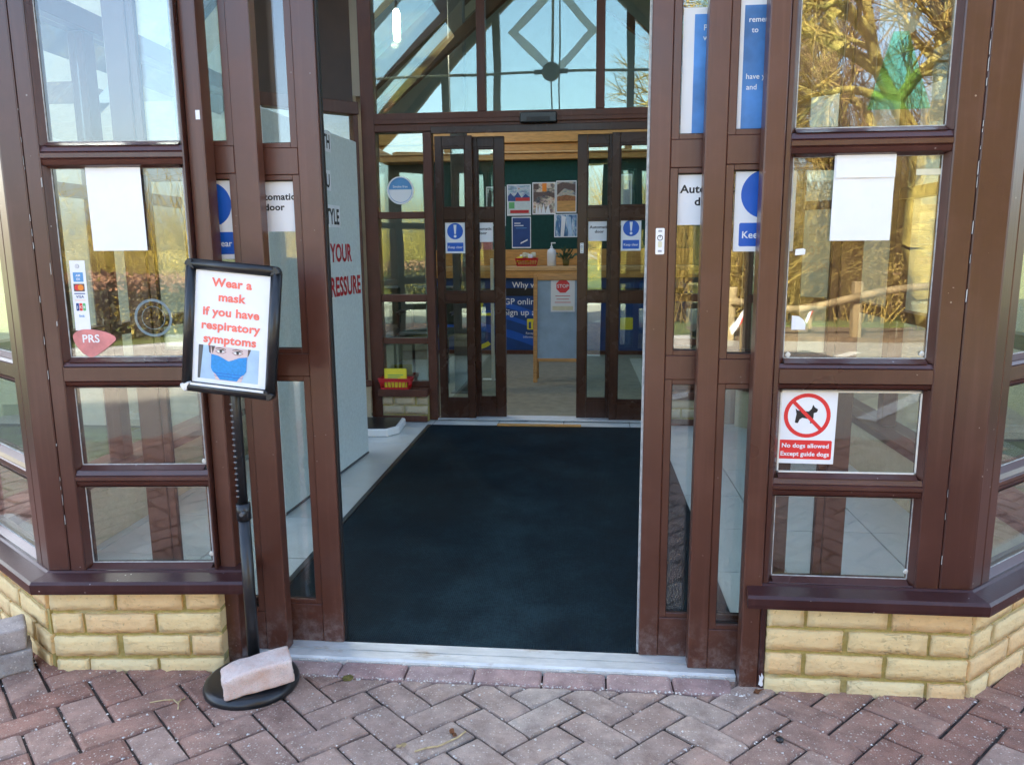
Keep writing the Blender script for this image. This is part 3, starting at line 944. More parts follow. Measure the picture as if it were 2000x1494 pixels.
MB().prism(rrect(-.0885, -.0755, .585, .617, .002), .0145, .0162).build('latch_plate', 'whitep', dL1)
for z_ in (.594, .608):
    MB().prism(circle(-.082, z_, .0028, 10), .0138, .0144).build('latch_screw', 'column', dL1)

# threshold, mat, floor
t = thing('door_threshold', 'pale worn aluminium threshold strip across the entrance', 'threshold', frame(0, 0))
mb = MB()
mb.prism([(1.992, -0.02), (1.992, 0.006), (1.999, 0.011), (2.036, 0.0112), (2.036, 0.005), (2.043, 0.005), (2.043, 0.0112), (2.0845, 0.0112), (2.0845, -0.02)], -0.983, 0.42, 'yz')
mb.build('track', 'thr2', t)
MB().box(-0.98, 0.418, 1.986, 1.9915, -0.02, 0.004).build('nosing', 'thr2', t)
tag(MB().box(-1.045, 0.475, 2.0850, 4.985, -0.02, 0.008, 0.003).build('entrance_mat', 'mat'), 'long black rubber mat running from the outer to the inner doors', 'mat')
fl = thing('porch_floor', None, None, frame(0, 0), kind='structure')
MB().prism([(-1.42, 2.0), (0.93, 2.0), (1.40, 2.42), (1.40, 5.3), (-1.92, 5.3), (-1.92, 2.36)], -0.2, -0.006, 'xy').build('grout_bed', 'grout', fl)
def tiles():
    s = 0.447
    for i in range(-5, 4):
        for j in range(0, 8):
            x0, y0 = -0.148 + i * s, 2.27 - s + j * s
            x1, y1 = x0 + s - 0.005, y0 + s - 0.005
            x0, x1 = max(x0, -1.99), min(x1, 1.47)
            y0, y1 = max(y0, 2.03 if (x1 < -1.0 or x0 > .43) else 2.0855), min(y1, 5.25)
            if x1 - x0 < .02 or y1 - y0 < .02: continue
            yb = max(0, (-1.52 - x0) * 0.75, (x1 - 1.02) * 0.75)
            if y0 < 2.02 + yb * .8 and (x0 < -1.55 or x1 > 1.05):
                y0 = 2.03 + yb
                if y1 - y0 < .03: continue
            MB().box(x0, x1, y0, y1, -0.02, random.uniform(-.0006, .0006), 0.0012).build('floor_tile', 'tile', fl)
tiles()
for x in (-1.075, 0.476):
    pass
mb = MB(); mb.box(-1.072, -1.0455, 2.0875, 4.985, -0.02, 0.010, 0.003)
tag(mb.build('mat_edging', 'rub'), 'dark chamfered edging strip along the left of the mat', 'edging')
tag(MB().box(-0.594, -0.03, 4.955, 5.0, 0.0085, 0.020, 0.004).build('wooden_strip', 'wood'), 'flat pale wooden strip lying across the mat at the inner doors', 'wooden strip')

# ------------------------------------------------------------------ inner glazed screen
def screen():
    s = thing('glazed_screen', 'dark timber glazed screen with gable lights above the inner doors', 'screen', frame(0, IY))
    # posts and transoms
    def bar(nm, x0, x1, z0, z1, y0=0.0, y1=0.08, mt='inner'):
        return MB().box(x0, x1, y0, y1, z0, z1, 0.003).build(nm, mt, s)
    bar('post', -1.50, -1.41, -0.01, 3.6, -0.004, 0.10)
    bar('post', 0.92, 1.01, -0.01, 3.6, -0.004, 0.10)
    bar('post', -1.090, -1.032, 0.0, 1.945, -0.002)
    bar('post', 0.470, 0.528, 0.0, 1.945, -0.002)
    bar('header', -1.41, 0.92, 1.945, 2.062, -0.012, 0.10)
    MB().box(-1.41, 0.92, -0.024, -0.0125, 1.990, 2.022, 0.004).build('header_moulding', 'inner', s)
    MB().box(-1.028, 0.466, -0.03, -0.0125, 1.925, 1.972, 0.003).build('door_operator', 'indoor_alu', s)
    for x in (-0.695, 0.074):
        bar('mullion', x - 0.028, x + 0.028, 2.063, 3.9)
    for x0, x1 in ((-1.409, -0.724), (-0.666, 0.045), (0.103, 0.919)):
        MB().box(x0, x1, 0.035, 0.041, 2.064, 3.7).build('gable_pane', 'iglass', s)
    # raking members of the inner gable
    for sg in (-1, 1):
        mb = MB()
        xa, za = -0.265 + sg * 1.14, 2.066
        xb, zb = -0.265 + sg * 0.02, 3.02
        n = Vector((-(zb - za), xb - xa)).normalized() * 0.045
        mb.prism([(xa - n.x, za), (xa + n.x, za), (xb + n.x, zb + n.y), (xb - n.x, zb - n.y)], 0.0455, 0.10, 'xz')
        mb.build('raking_strut', 'inner', s)
    # side lights with low brick plinth
    for sg in (-1, 1):
        x0, x1 = (-1.409, -1.091) if sg < 0 else (0.529, 0.919)
        for z0, z1 in ((0.230, 0.272), (0.535, 0.575), (0.825, 0.875), (1.385, 1.430)):
            bar('transom', x0, x1, z0, z1, 0.008, 0.07)
        zz = [(0.272, 0.535), (0.575, 0.825), (0.875, 1.385), (1.430, 1.944)]
        for z0, z1 in zz:
            MB().box(x0, x1, 0.035, 0.041, z0, z1).build('side_pane', 'iglass', s)
        bar('inner_sill', x0 - 0.02 * (sg < 0), x1 + 0.01, 0.182, 0.2295, -0.10, 0.09)
        pl = MB().box(x0, x1, -0.055, 0.06, 0.0, 0.180).build('plinth', 'mortar', s)
        lay(pl, Matrix.Translation((x0, -0.060, 0)), x1 - x0, [[(0, .235), (.27, .72), (.755, 1)], [(0, .46), (.495, 1)]] if sg < 0 else courses(x1 - x0, 2, rnd), [(0.118, 0.176), (0.052, 0.110)], BRI, rnd)
        MB().box(x0, x1, -0.085, -0.068, 0.002, 0.044, 0.003).build('plinth_skirting', 'inner', s)
    return s
scr = screen()
IR = [(0.012, 0.142), (0.828, 0.885), (1.373, 1.445), (1.850, 1.915)]
YI1, YI2 = IY + 0.012, IY + 0.068
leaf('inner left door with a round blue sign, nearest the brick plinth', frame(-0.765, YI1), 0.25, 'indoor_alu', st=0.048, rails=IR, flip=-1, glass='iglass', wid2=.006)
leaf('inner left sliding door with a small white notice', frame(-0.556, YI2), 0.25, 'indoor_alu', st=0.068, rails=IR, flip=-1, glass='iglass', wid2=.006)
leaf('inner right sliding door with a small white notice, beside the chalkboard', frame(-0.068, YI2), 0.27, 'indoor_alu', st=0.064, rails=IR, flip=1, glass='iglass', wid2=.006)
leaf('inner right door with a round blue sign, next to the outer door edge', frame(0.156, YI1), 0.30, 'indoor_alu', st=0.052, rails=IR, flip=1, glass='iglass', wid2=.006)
t = thing('door_sensor', 'black door sensor box on the header above the inner doors', 'sensor', frame(-0.32, IY - 0.024))
MB().box(-0.118, 0.118, -0.055, -0.001, 1.975, 2.040, 0.006).build('housing', 'rub', t)
MB().box(-0.075, 0.075, -0.058, -0.0555, 1.984, 2.008, 0.001).build('lens', 'black', t)
tag(MB().box(-1.03, 0.47, IY - 0.022, IY + 0.12, 0.0085, 0.0135).build('inner_threshold', 'thr'), 'thin metal strip under the inner doors', 'threshold')

# ------------------------------------------------------------------ rest of the porch: side glazing, header, gable and roof
po = thing('entrance_porch', 'glazed brown timber entrance porch with pitched roof and open gable', 'porch', frame(0, 0))
def side_run(p, q):
    p, q = Vector(p), Vector(q)
    d = q - p; L = d.length; a = math.degrees(math.atan2(d.y, d.x))
    mtx = frame(p.x, p.y, 0, a)
    MB().box(0, L, -0.06, 0.06, -0.05, 0.25).build('side_dwarf_wall', 'brick_in', po, mtx)
    MB().box(0, L, -0.09, 0.09, 0.251, 0.29, 0.004).build('side_sill', 'inner', po, mtx)
    n = max(1, round(L / 0.75))
    for k in range(n + 1):
        x = L * k / n
        MB().box(max(0, x - .035), min(L, x + .035), -0.035, 0.035, 0.291, 2.05, 0.003).build('side_post', 'inner', po, mtx)
    for k in range(n):
        a0, a1 = L * k / n + .036, L * (k + 1) / n - .036
        for z in (0.85, 1.42):
            MB().box(a0, a1, -0.03, 0.03, z - .025, z + .025).build('side_glazing_bar', 'inner', po, mtx)
        MB().box(a0, a1, -0.003, 0.003, 0.292, 2.05).build('side_pane', 'glass', po, mtx)
    MB().box(0, L, -0.05, 0.05, 2.051, 2.13, 0.003).build('side_head', 'inner', po, mtx)
side_run((LX, BY), (LX, LY + 0.03))
side_run((RX, RY + 0.03), (RX, BY))
side_run((-1.53, IY - 0.02), (LX, BY + .03))
side_run((RX, BY + .03), (1.03, IY - 0.02))
# clerestory over the rear cants: opaque dark boards imitate the dark interior in its glass
for p, q in (((-1.53, IY - .02), (LX, BY + .03)), ((RX, BY + .03), (1.03, IY - .02))):
    d = Vector(q) - Vector(p); L = d.length
    mtx = frame(p[0], p[1], 0, math.degrees(math.atan2(d.y, d.x)))
    MB().box(0.03, L, 0.012, 0.03, 2.131, 2.95).build('clerestory_dark_view', 'rafter', po, mtx)
    MB().prism([(0.04, 2.20), (L, 2.36), (L, 2.80), (0.04, 2.50)], 0.004, 0.0115).build('clerestory_plaster_view', 'plaster', po, mtx)  # beige patch imitates the plaster visible in the glass
    MB().box(L * .55 - .025, L * .55 + .025, -0.04, 0.04, 2.131, 2.75, .003).build('clerestory_post', 'inner', po, mtx)
# header over front lights and doors
for mtx, L in ((FR, 0.585), (FRC, CL), (FLC, CL)):
    MB().box(-0.0, L, -0.02, 0.09, TOPZ + .001, TOPZ + 0.13, 0.004).build('front_head', 'paint', po, mtx)
MB().box(-0.01, 0.52, -0.02, 0.09, TOPZ + .001, TOPZ + 0.13, 0.004).build('front_head', 'paint', po, FL)
MB().box(-1.03, 0.42, 1.94, 2.13, TOPZ + .001, TOPZ + 0.13, 0.004).build('door_head', 'paint', po)
RIDGE = 4.35
def zroof(x): return RIDGE - abs(x + 0.265) * 1.0
GY = 2.02
for x in (-1.50, -0.95, 0.42, 0.97):
    MB().box(x - .04, x + .04, GY - .03, GY + .06, TOPZ + .132, zroof(x) - 0.1, .003).build('gable_mullion', 'paint', po)
xs4 = [-2.4, -1.54, -0.99, 0.38, 0.93, 1.87]
for a, b in ((-1.46, -0.99), (-0.91, 0.38), (0.46, 0.93)):
    pts = [(a, TOPZ + .133), (b, TOPZ + .133), (b, zroof(b) - .12)]
    if a < -0.265 < b: pts.append((-0.265, RIDGE - .12))
    pts.append((a, zroof(a) - .12))
    MB().prism(pts, GY, GY + .006, 'xz').build('gable_pane', 'glass', po)
# decorative diamond in the gable
mb = MB()
dc, dz, ro, ri = -0.36, 3.38, 0.47, 0.36
O = [(dc + ro, dz), (dc, dz + ro), (dc - ro, dz), (dc, dz - ro)]
Q = [(dc + ri, dz), (dc, dz + ri), (dc - ri, dz), (dc, dz - ri)]
for i in range(4):
    j = (i + 1) % 4
    mb.prism([O[i], O[j], Q[j], Q[i]], GY + .008, GY + .014, 'xz')
mb.build('gable_diamond', 'frost', po)
for x in (dc - 0.03, dc + 0.05):
    MB().tube((x, GY + .03, TOPZ + .14), (x, GY + .03, RIDGE - .2), 0.008).build('gable_rod', 'kerb', po)
for sg in (-1, 1):
    mb = MB()
    for u0, u1, y0, y1, mt in ((0, .48, 1.72, 5.32, 'roof'), (.4805, 1, 1.72, 2.35, 'roof'), (.4805, .96, 2.3505, 5.1, 'glass'), (.9605, 1, 2.3505, 5.1, 'roof'), (.4805, 1, 5.1005, 5.32, 'roof')):  # unseen glazed panels added to the porch roof to brighten the lobby
        mb = MB()
        x0, x1 = -0.265 + sg * 2.25 * u0, -0.265 + sg * 2.25 * u1
        t_ = .1 if mt == 'roof' else .008
        mb.prism([(x0, zroof(x0)), (x1, zroof(x1)), (x1, zroof(x1) + t_), (x0, zroof(x0) + t_)], y0, y1, 'xz')
        mb.build('porch_roof' if mt == 'roof' else 'added_porch_rooflight', mt, po)
    for y in (1.86, 3.1, 4.2):
        mb = MB()
        pts = [(-0.265, RIDGE - .10), (-0.265 + sg * 2.0, zroof(-0.265 + sg * 2.0) - .10), (-0.265 + sg * 2.0, zroof(-0.265 + sg * 2.0) - .001), (-0.265, RIDGE - .001)]
        mb.prism(pts, y, y + .07, 'xz')
        mb.build('rafter', 'rafter', po)

# ------------------------------------------------------------------ main building behind
bd = thing('health_centre', 'buff brick building behind the porch with an unseen shade-casting range added at the back', 'building', frame(0, 0))
HX0, HX1, HY1 = -3.4, 2.9, 9.25
def wall(nm, x0, x1, y0, y1, z0, z1, mt='plaster'):
    return MB().box(x0, x1, y0, y1, z0, z1).build(nm, mt, bd)
HR = 4.75
def zh(x): return HR - abs(x + 0.265) * 0.84
wall('front_wall', -9.0, -1.56, IY + .10, IY + .32, -0.1, 2.2, 'brick_in')
wall('front_wall', 1.06, 9.0, IY + .10, IY + .32, -0.1, 2.2, 'brick_in')
wall('hall_side_wall', HX0 - .2, HX0, IY + .325, HY1, 0.0, zh(HX0))
wall('hall_side_wall', HX1, HX1 + .2, IY + .325, HY1, 0.0, zh(HX1))
wall('hall_rear_wall', HX0 - .2, HX1 + .2, HY1 + .001, HY1 + .2, 0.0, 5.0, 'hallwall')
tag(MB().box(HX0, HX1, IY + .125, HY1, -0.15, 0.006).build('hall_floor', 'carpet'), kind='structure')
for sg in (-1, 1):
    xe = HX0 if sg < 0 else HX1
    # roof slope strips around two unseen rooflights added to daylight the hall
    for (ya, yb, ua, ub) in ((IY + .1, 5.75, 0, 1), (7.0, 7.45, 0, 1), (8.7, HY1 + .2, 0, 1), (5.75, 7.0, 0, .10), (5.75, 7.0, .88, 1), (7.45, 8.7, 0, .10), (7.45, 8.7, .88, 1)):
        x0 = -0.265 + (xe + 0.265) * ua; x1 = -0.265 + (xe + 0.265) * ub
        mb = MB()
        mb.prism([(x0, zh(x0)), (x1, zh(x1)), (x1, zh(x1) + .12), (x0, zh(x0) + .12)], ya, yb - .001, 'xz')
        mb.build('hall_ceiling', 'ceil', bd)
    for ya in (5.75, 7.45):
        x0 = -0.265 + (xe + 0.265) * .10; x1 = -0.265 + (xe + 0.265) * .88
        mb = MB()
        mb.prism([(x0, zh(x0) + .05), (x1, zh(x1) + .05), (x1, zh(x1) + .056), (x0, zh(x0) + .056)], ya, ya + 1.25, 'xz')
        mb.build('added_rooflight', 'glass', bd)
    for y in (6.35, 8.2):
        mb = MB()
        x1 = xe
        mb.prism([(-0.265, zh(-.265) - .26), (x1, zh(x1) - .26), (x1, zh(x1) - .002), (-0.265, zh(-.265) - .002)], y, y + .12, 'xz')
        mb.build('hall_rafter', 'rafter', bd)
# inner gable infill above the hall's front wall
for sg in (-1, 1):
    xe = HX0 - .2 if sg < 0 else HX1 + .2
    xi = -1.52 if sg < 0 else 1.02
    mb = MB()
    mb.prism([(xi, 2.201), (xe, 2.201), (xe, zh(xe)), (xi, zh(xi))] if zh(xe) > 2.21 else [(xi, 2.201), (xi + sg * 1.0, 2.201), (xi, zh(xi))], IY + .12, IY + .30, 'xz')
    mb.build('gable_infill', 'plaster', bd)
# unseen tall range, added across the back to shade the whole forecourt
mb = MB(); mb.box(-15, 15, HY1 + .25, 16.5, -0.1, 6.4); mb.build('shading_range_wall', 'brick_in', bd)
mb = MB()
mb.prism([(9.3, 6.4), (16.8, 6.4), (13.0, 11.3)], -15.4, 15.4, 'yz')
mb.build('shading_range_roof', 'roof', bd)
for sg in (-1, 1):
    mb = MB()
    a, b = sorted((sg * 3.7, sg * 9.0))
    mb.box(a, b, IY + .33, HY1 + .2, 2.21, 2.4)
    mb.build('side_roof', 'roof', bd)

# ================================================================== THINGS
# ------------------------------------------------------------------ mask sign on its stand
SB = (-0.903, 1.838)
gz = GS * (1.95 - SB[1])
st = thing('sign_stand', 'black stand holding a wear a mask notice in a snap frame', 'sign', frame(SB[0], SB[1], gz))
MB().lathe([(0, -.003), (0.118, -.003), (0.1255, 0.006), (0.1265, 0.014), (0.122, 0.024), (0.110, 0.030), (0.085, 0.0315), (0.03, 0.033), (0, 0.033)], 48).build('base_disc', 'rub', st)
mb = MB(); mb.tube((0, .022, .03), (0, .022, .47), 0.0160, n=18); mb.build('lower_tube', 'rub', st)
mb = MB(); mb.tube((0, .022, .4702), (0, .022, .515), 0.0188, n=18); mb.build('collar', 'rub', st)
mb = MB(); mb.tube((.010, .004, .495), (.010, -.014, .495), 0.0055, n=10); mb.build('locking_knob', 'column', st)
ut = MB(); ut.tube((0, .022, .5152), (0, .022, .99), 0.0128, n=16); ut = ut.build('upper_tube', 'rub', st)
mb = MB()
for k in range(17):
    mb.box(-0.0105, -0.003, 0.0082, 0.0104, .535 + k * .0155, .5385 + k * .0155)
mb.build('height_notches', 'notch', ut)
# frame, leaning a little sideways and back
SF = Matrix.Translation((0.013, 0.000, 0.985 - gz)) @ Matrix.Rotation(R(-2.5), 4, 'Z') @ Matrix.Rotation(R(5.6), 4, 'Y') @ Matrix.Rotation(R(-2.5), 4, 'X')
sf = bpy.data.objects.new('snap_frame', None); C.objects.link(sf); sf.parent = st; sf.matrix_local = SF
W2, H2 = 0.1255, 0.168
mb = MB()
def rail_prof(mb, ax, a, b, c0, sgn):
    """half round snap rail"""
    n = 7
    pr = [(0.026 * i / (n - 1), -0.013 * math.sin(math.pi * (0.12 + 0.76 * i / (n - 1))) - .002) for i in range(n)]
    pr = [(0, 0.004)] + pr + [(0.026, 0.004)]
    if ax == 'x':   # rail running along x at height c0, growing by sgn
        A = [mb.bm.verts.new((a, y, c0 + sgn * d)) for d, y in pr]; B = [mb.bm.verts.new((b, y, c0 + sgn * d)) for d, y in pr]
    else:
        A = [mb.bm.verts.new((c0 + sgn * d, y, a)) for d, y in pr]; B = [mb.bm.verts.new((c0 + sgn * d, y, b)) for d, y in pr]
    fs = [mb.bm.faces.new(A), mb.bm.faces.new(list(reversed(B)))]
    for i in range(len(pr)):
        j = (i + 1) % len(pr)
        f = mb.bm.faces.new((A[j], A[i], B[i], B[j])); f.smooth = True; fs.append(f)
    bmesh.ops.recalc_face_normals(mb.bm, faces=fs)
rail_prof(mb, 'x', -W2 + .017, W2 - .017, -H2, 1)
rail_prof(mb, 'x', -W2 + .017, W2 - .017, H2, -1)
rail_prof(mb, 'z', -H2 + .017, H2 - .017, -W2, 1)
rail_prof(mb, 'z', -H2 + .017, H2 - .017, W2, -1)
mb.build('frame_rails', 'rub', sf)
mb = MB()
for sx in (-1, 1):
    for sz in (-1, 1):
        if sx < 0 and sz < 0: continue
        cxx, czz = sx * (W2 - .0172), sz * (H2 - .0172)
        a0 = {(1, 1): 0, (-1, 1): 90, (-1, -1): 180, (1, -1): 270}[(sx, sz)]
        mb.prism(circle(cxx, czz, 0.0174, 8, R(a0), R(a0 + 90)) + [(cxx - sx * .009, czz - sz * .009)], -0.0146, 0.0038, 'xz', 0.002)
mb.build('frame_corners', 'rub', sf)
MB().prism(circle(-W2 + .0172, -H2 + .0172, 0.0176, 8, R(180), R(270)) + [(-W2 + .027, -H2 + .027)], -0.0150, 0.0038, 'xz', 0.002).build('clear_corner', 'thr', sf)
MB().box(-W2 + .006, W2 - .006, 0.0042, 0.009, -H2 + .006, H2 - .006).build('back_panel', 'rub', sf)
MB().box(-W2 + .024, W2 - .024, -0.0022, 0.0005, -H2 + .024, H2 - .024).build('paper', 'white', sf)
MB().box(-W2 + .027, W2 - .027, -0.012, -0.0135, -H2 + .0185, -H2 + .0245, 0.0006).build('bottom_lip', 'thr', sf)
for k, (s, z) in enumerate((('Wear a', .1045), ('mask', .0690), ('if you have', .0315), ('respiratory', -.0035), ('symptoms', -.0375))):
    text('lettering', s, -0.002, z, 0.0292, -0.0030, 'redtxt', sf, 0.036, xs=1.13)
# printed picture: eyes above a blue face mask
ph = MB().box(-0.0845, 0.0775, -0.0027, -0.0022, -0.1310, -0.0455).build('printed_photo', 'skyblue', sf)
def pf(nm, pts, y, mt): return MB().flat([(px_, -.0455 + (pz_ + .0605) * 1.11) for px_, pz_ in pts], y, .0002).build(nm, mt, sf)
pf('printed_background', [(-.0845, -.1375), (-.078, -.1375), (-.072, -.0605), (-.0845, -.0605)], -.0030, 'column')
pf('printed_background', [(.062, -.128), (.0775, -.128), (.0775, -.0605), (.060, -.0605)], -.0030, 'skyblue')
pf('printed_hair', [(-.058, -.0605), (-.0555, -.076), (-.050, -.079), (-.046, -.0605)], -.0031, 'hair')
pf('printed_hair', [(.044, -.0605), (.046, -.079), (.050, -.075), (.056, -.0605)], -.0031, 'hair')
pf('printed_face', [(-.0515, -.0605), (-.051, -.080), (-.047, -.105), (-.036, -.1375), (.034, -.1375), (.043, -.105), (.0475, -.080), (.048, -.0605)], -.0033, 'skin')
pf('printed_mask', [(-.0495, -.0795), (-.030, -.082), (-.002, -.0925), (.026, -.082), (.0465, -.0785), (.046, -.112), (.040, -.1195), (.030, -.126), (.022, -.1365), (-.024, -.1365), (-.034, -.126), (-.044, -.1195), (-.049, -.111)], -.0037, 'maskblue')
for zc in (-.121, -.1275):
    pf('printed_mask_fold', [(-.042, zc + .0012), (-.036, zc), (.034, zc), (.040, zc + .0012), (.034, zc - .0012), (-.036, zc - .0012)], -.0041, 'blue')
for ex in (-.024, .021):
    pf('printed_eye', [(ex - .012, -.0715), (ex - .006, -.0685), (ex + .003, -.068), (ex + .0115, -.0715), (ex + .004, -.0745), (ex - .006, -.0745)], -.0036, 'white')
    pf('printed_iris', circle(ex, -.0712, .0040, 14), -.0039, 'column')
    pf('printed_pupil', circle(ex, -.0712, .0020, 10), -.0042, 'black')
    pf('printed_eye_shade', [(ex - .0165, -.0725), (ex - .006, -.0668), (ex + .006, -.0665), (ex + .0160, -.0722), (ex + .005, -.0772), (ex - .007, -.0772)], -.00345, 'shade_skin')
    pf('printed_brow', [(ex - .015, -.0655), (ex - .004, -.0625), (ex + .014, -.0655), (ex + .013, -.0672), (ex - .003, -.0645), (ex - .014, -.0670)], -.0036, 'hair')
    pf('printed_lash', [(ex - .0125, -.0712), (ex - .006, -.0675), (ex + .004, -.067), (ex + .012, -.0712), (ex + .003, -.0688), (ex - .006, -.069)], -.0040, 'black')
pf('printed_brow_shade', [(-.051, -.0605), (-.040, -.0605), (-.046, -.078)], -.0035, 'hair')

# brick lying on the stand's base
def rough_block(name, sx, sy, sz, ch, mat, parent, world=None, seed=0, cut=0.0):
    rnd = random.Random(seed)
    bm = bmesh.new()
    bmesh.ops.create_cube(bm, size=1.0)
    for v in bm.verts:
        v.co = Vector((v.co.x * sx, v.co.y * sy, (v.co.z + .5) * sz))
    bmesh.ops.bevel(bm, geom=list(bm.edges), offset=ch, segments=2, profile=0.6, affect='EDGES')
    bmesh.ops.subdivide_edges(bm, edges=[e for e in bm.edges if e.calc_length() > 0.03], cuts=6, use_grid_fill=True)
    for v in bm.verts:
        n = mnoise.noise_vector(v.co * 28 + Vector((seed, 0, 0))) + mnoise.noise_vector(v.co * 75 + Vector((0, seed, 0))) * .6
        v.co += n * 0.0036
        if cut:
            if v.co.x < -sx * .3: v.co.z *= 1 - cut * min(1, (-sx * .3 - v.co.x) / (sx * .2))
    for f in bm.faces: f.smooth = True
    me = bpy.data.meshes.new(name); bm.to_mesh(me); bm.free(); me.materials.append(M[mat])
    return link(name, me, parent, world)
bz = gz + 0.0325
o = rough_block('loose_brick', 0.178, 0.084, 0.066, 0.006, 'pinkbrick', None, frame(-0.862, 1.792, bz + .003, 29) @ Matrix.Rotation(R(-4), 4, 'Y'), 3, cut=0.22)
tag(o, 'pinkish grey brick lying on the round base of the sign stand', 'brick')

# two concrete blocks stacked against the wall at the left edge
for k, (z, dx, ang, lab) in enumerate(((0.004, 0, 40, 'rough grey concrete block on the paving at the left edge, under another'), (0.069, -.012, 39, 'rough grey concrete block lying on top of another at the left edge'))):
    mtx = frame(-1.560 + dx, 1.862, z + 0.002, ang) @ Matrix.Translation((-0.102, 0.055, 0))
    o = rough_block('concrete_block', 0.204, 0.108, 0.064, 0.007, 'block', None, mtx, 20 + k)
    tag(o, lab, 'block', 'stacked concrete blocks')

# ------------------------------------------------------------------ notices and stickers on the glass
def sheet(name, label, cat, mtx, x0, x1, z0, z1, y, mat='white', group=None, curl=0.0):
    t = thing(name, label, cat, mtx @ Matrix.Translation(((x0 + x1) / 2, y, z0)), group)
    w, h = x1 - x0, z1 - z0
    mb = MB()
    nx, nz = 6, 8
    V = {}
    for side, dy in ((0, 0.0), (1, 0.0005)):
        for k in range(nz + 1):
            for i in range(nx + 1):
                V[side, k, i] = mb.bm.verts.new((-w / 2 + w * i / nx, -curl * abs(math.sin(2.2 * k / nz + i * .55)) * (k / nz) + dy, h * k / nz))
    for k in range(nz):
        for i in range(nx):
            mb.bm.faces.new((V[0, k, i], V[0, k, i + 1], V[0, k + 1, i + 1], V[0, k + 1, i]))
            mb.bm.faces.new((V[1, k, i], V[1, k + 1, i], V[1, k + 1, i + 1], V[1, k, i + 1]))
    for k in range(nz):
        for i in (0, nx):
            mb.bm.faces.new((V[0, k, i], V[0, k + 1, i], V[1, k + 1, i], V[1, k, i]))
    for i in range(nx):
        for k in (0, nz):
            mb.bm.faces.new((V[0, k, i], V[0, k, i + 1], V[1, k, i + 1], V[1, k, i]))
    bmesh.ops.recalc_face_normals(mb.bm, faces=mb.bm.faces)
    mb.build('sheet', mat, t)
    return t
GY_W = 0.026
IFL = FL.inverted(); IFR = FR.inverted()
def lf(X, Y=1.955):   # world x -> local x on the left window
    return (X - lx) / math.cos(R(AL))
def rf(X): return X - 0.42
# blank backs of notices behind the front lights
sheet('paper_notice', 'blank white back of a notice in the left window', 'notice', FL, 0.205, 0.348, 1.183, 1.395, 0.0205, curl=.0030)
t = sheet('paper_notice', 'creased white back of a notice in the right window', 'notice', FR, rf(.596), rf(.738), 1.193, 1.3995, 0.0205, curl=.0030)
MB().box(-0.068, 0.071, -0.0052, -0.0045, 0.150, 0.2060).build('folded_flap', 'white', t)
o = MB().box(rf(.790), rf(.846), 0.0244, 0.0255, 1.3475, 1.3615).build('tape_strip', 'sticky', None, FR); tag(o, 'strip of pale tape at the upper right of the right window', 'tape')
o = MB().prism([(rf(.516), 1.158), (rf(.540), 1.160), (rf(.541), 1.172), (rf(.535), 1.175), (rf(.517), 1.173)], 0.0246, 0.0255).build('paper_scrap', 'white', None, FR); tag(o, 'small torn white scrap on the right window beside the blank notice', 'sticker')
o = MB().prism([(rf(.517), .972), (rf(.551), .972), (rf(.5515), .985), (rf(.546), .997), (rf(.534), 1.006), (rf(.517), 1.008)], 0.0246, 0.0255).build('paper_scrap', 'white', None, FR); tag(o, 'white quarter round sticker low on the right window', 'sticker')
o = MB().prism([(rf(.665), 1.501), (rf(.811), 1.501), (rf(.748), 1.676), (rf(.714), 1.676)], 0.0240, 0.0248).build('green_tree_cutout', 'greenfilm', None, FR); tag(o, 'green see-through tree shaped film in the upper right window', 'decoration')
# silicone blobs in the pane corners
for X, Z, mtx, f_, L in ((.845, .333, FR, rf, 'white sealant blob in the lowest right window corner above the sill'), (.512, .908, FR, rf, 'white sealant blob low in the left corner of the large right pane'), (.838, .912, FR, rf, 'white sealant blob low in the right corner of the large right pane'), (-1.050, .336, FL, lf, 'white sealant blob in the bottom corner of the left window'), (-1.050, .607, FL, lf, 'white sealant blob in the third pane corner of the left window')):
    mb = MB(); bmesh.ops.create_icosphere(mb.bm, subdivisions=2, radius=0.0065)
    for v in mb.bm.verts:
        v.co.y *= .35; v.co += mnoise.noise_vector(v.co * 160) * .0028
    for fce in mb.bm.faces: fce.smooth = True
    o = mb.build('sealant_blob', 'seal', None, mtx @ Matrix.Translation((f_(X), 0.0245, Z)))
    tag(o, L, 'sealant')

# no dogs sign
t = thing('no_dogs_sign', 'white sign with a crossed out dog, no dogs allowed except guide dogs', 'sign', FR @ Matrix.Translation((rf(.5675), 0.0255, .622)) @ Matrix.Rotation(R(.6), 4, 'Y'))
MB().box(-.0735, .0735, -.0012, 0, 0, .1900, .0004).build('backing', 'white', t)
ring('prohibition_ring', 0, .128, .0485, .0585, -.0016, 'red', t)
def ds(pts): return [(x * 1.0, z) for x, z in pts]
dog = [(-.030, .110), (-.027, .132), (-.030, .146), (-.024, .141), (.003, .139), (.010, .146), (.013, .157), (.018, .150), (.026, .145), (.024, .138), (.016, .135), (.016, .124), (.012, .108), (.008, .108), (.009, .120), (.000, .120), (-.012, .122), (-.018, .118), (-.022, .108), (-.027, .108)]
mb = MB(); mb.flat(ds(dog), -.0017, .0002); mb.build('dog_silhouette', 'black', t)
MB().flat([(-.0385, .1600), (-.0320, .1665), (.0385, .0960), (.0320, .0895)], -.0021, .0002).build('prohibition_bar', 'red', t)
MB().flat(rrect(-.0665, .0665, .012, .063, .004), -.0016, .0002).build('red_panel', 'red', t)
text('lettering', 'No dogs allowed', 0, .0430, .0160, -.0022, 'white', t, .026, xs=1.05)
text('lettering', 'Except guide dogs', 0, .0210, .0160, -.0022, 'white', t, .026, xs=1.02)

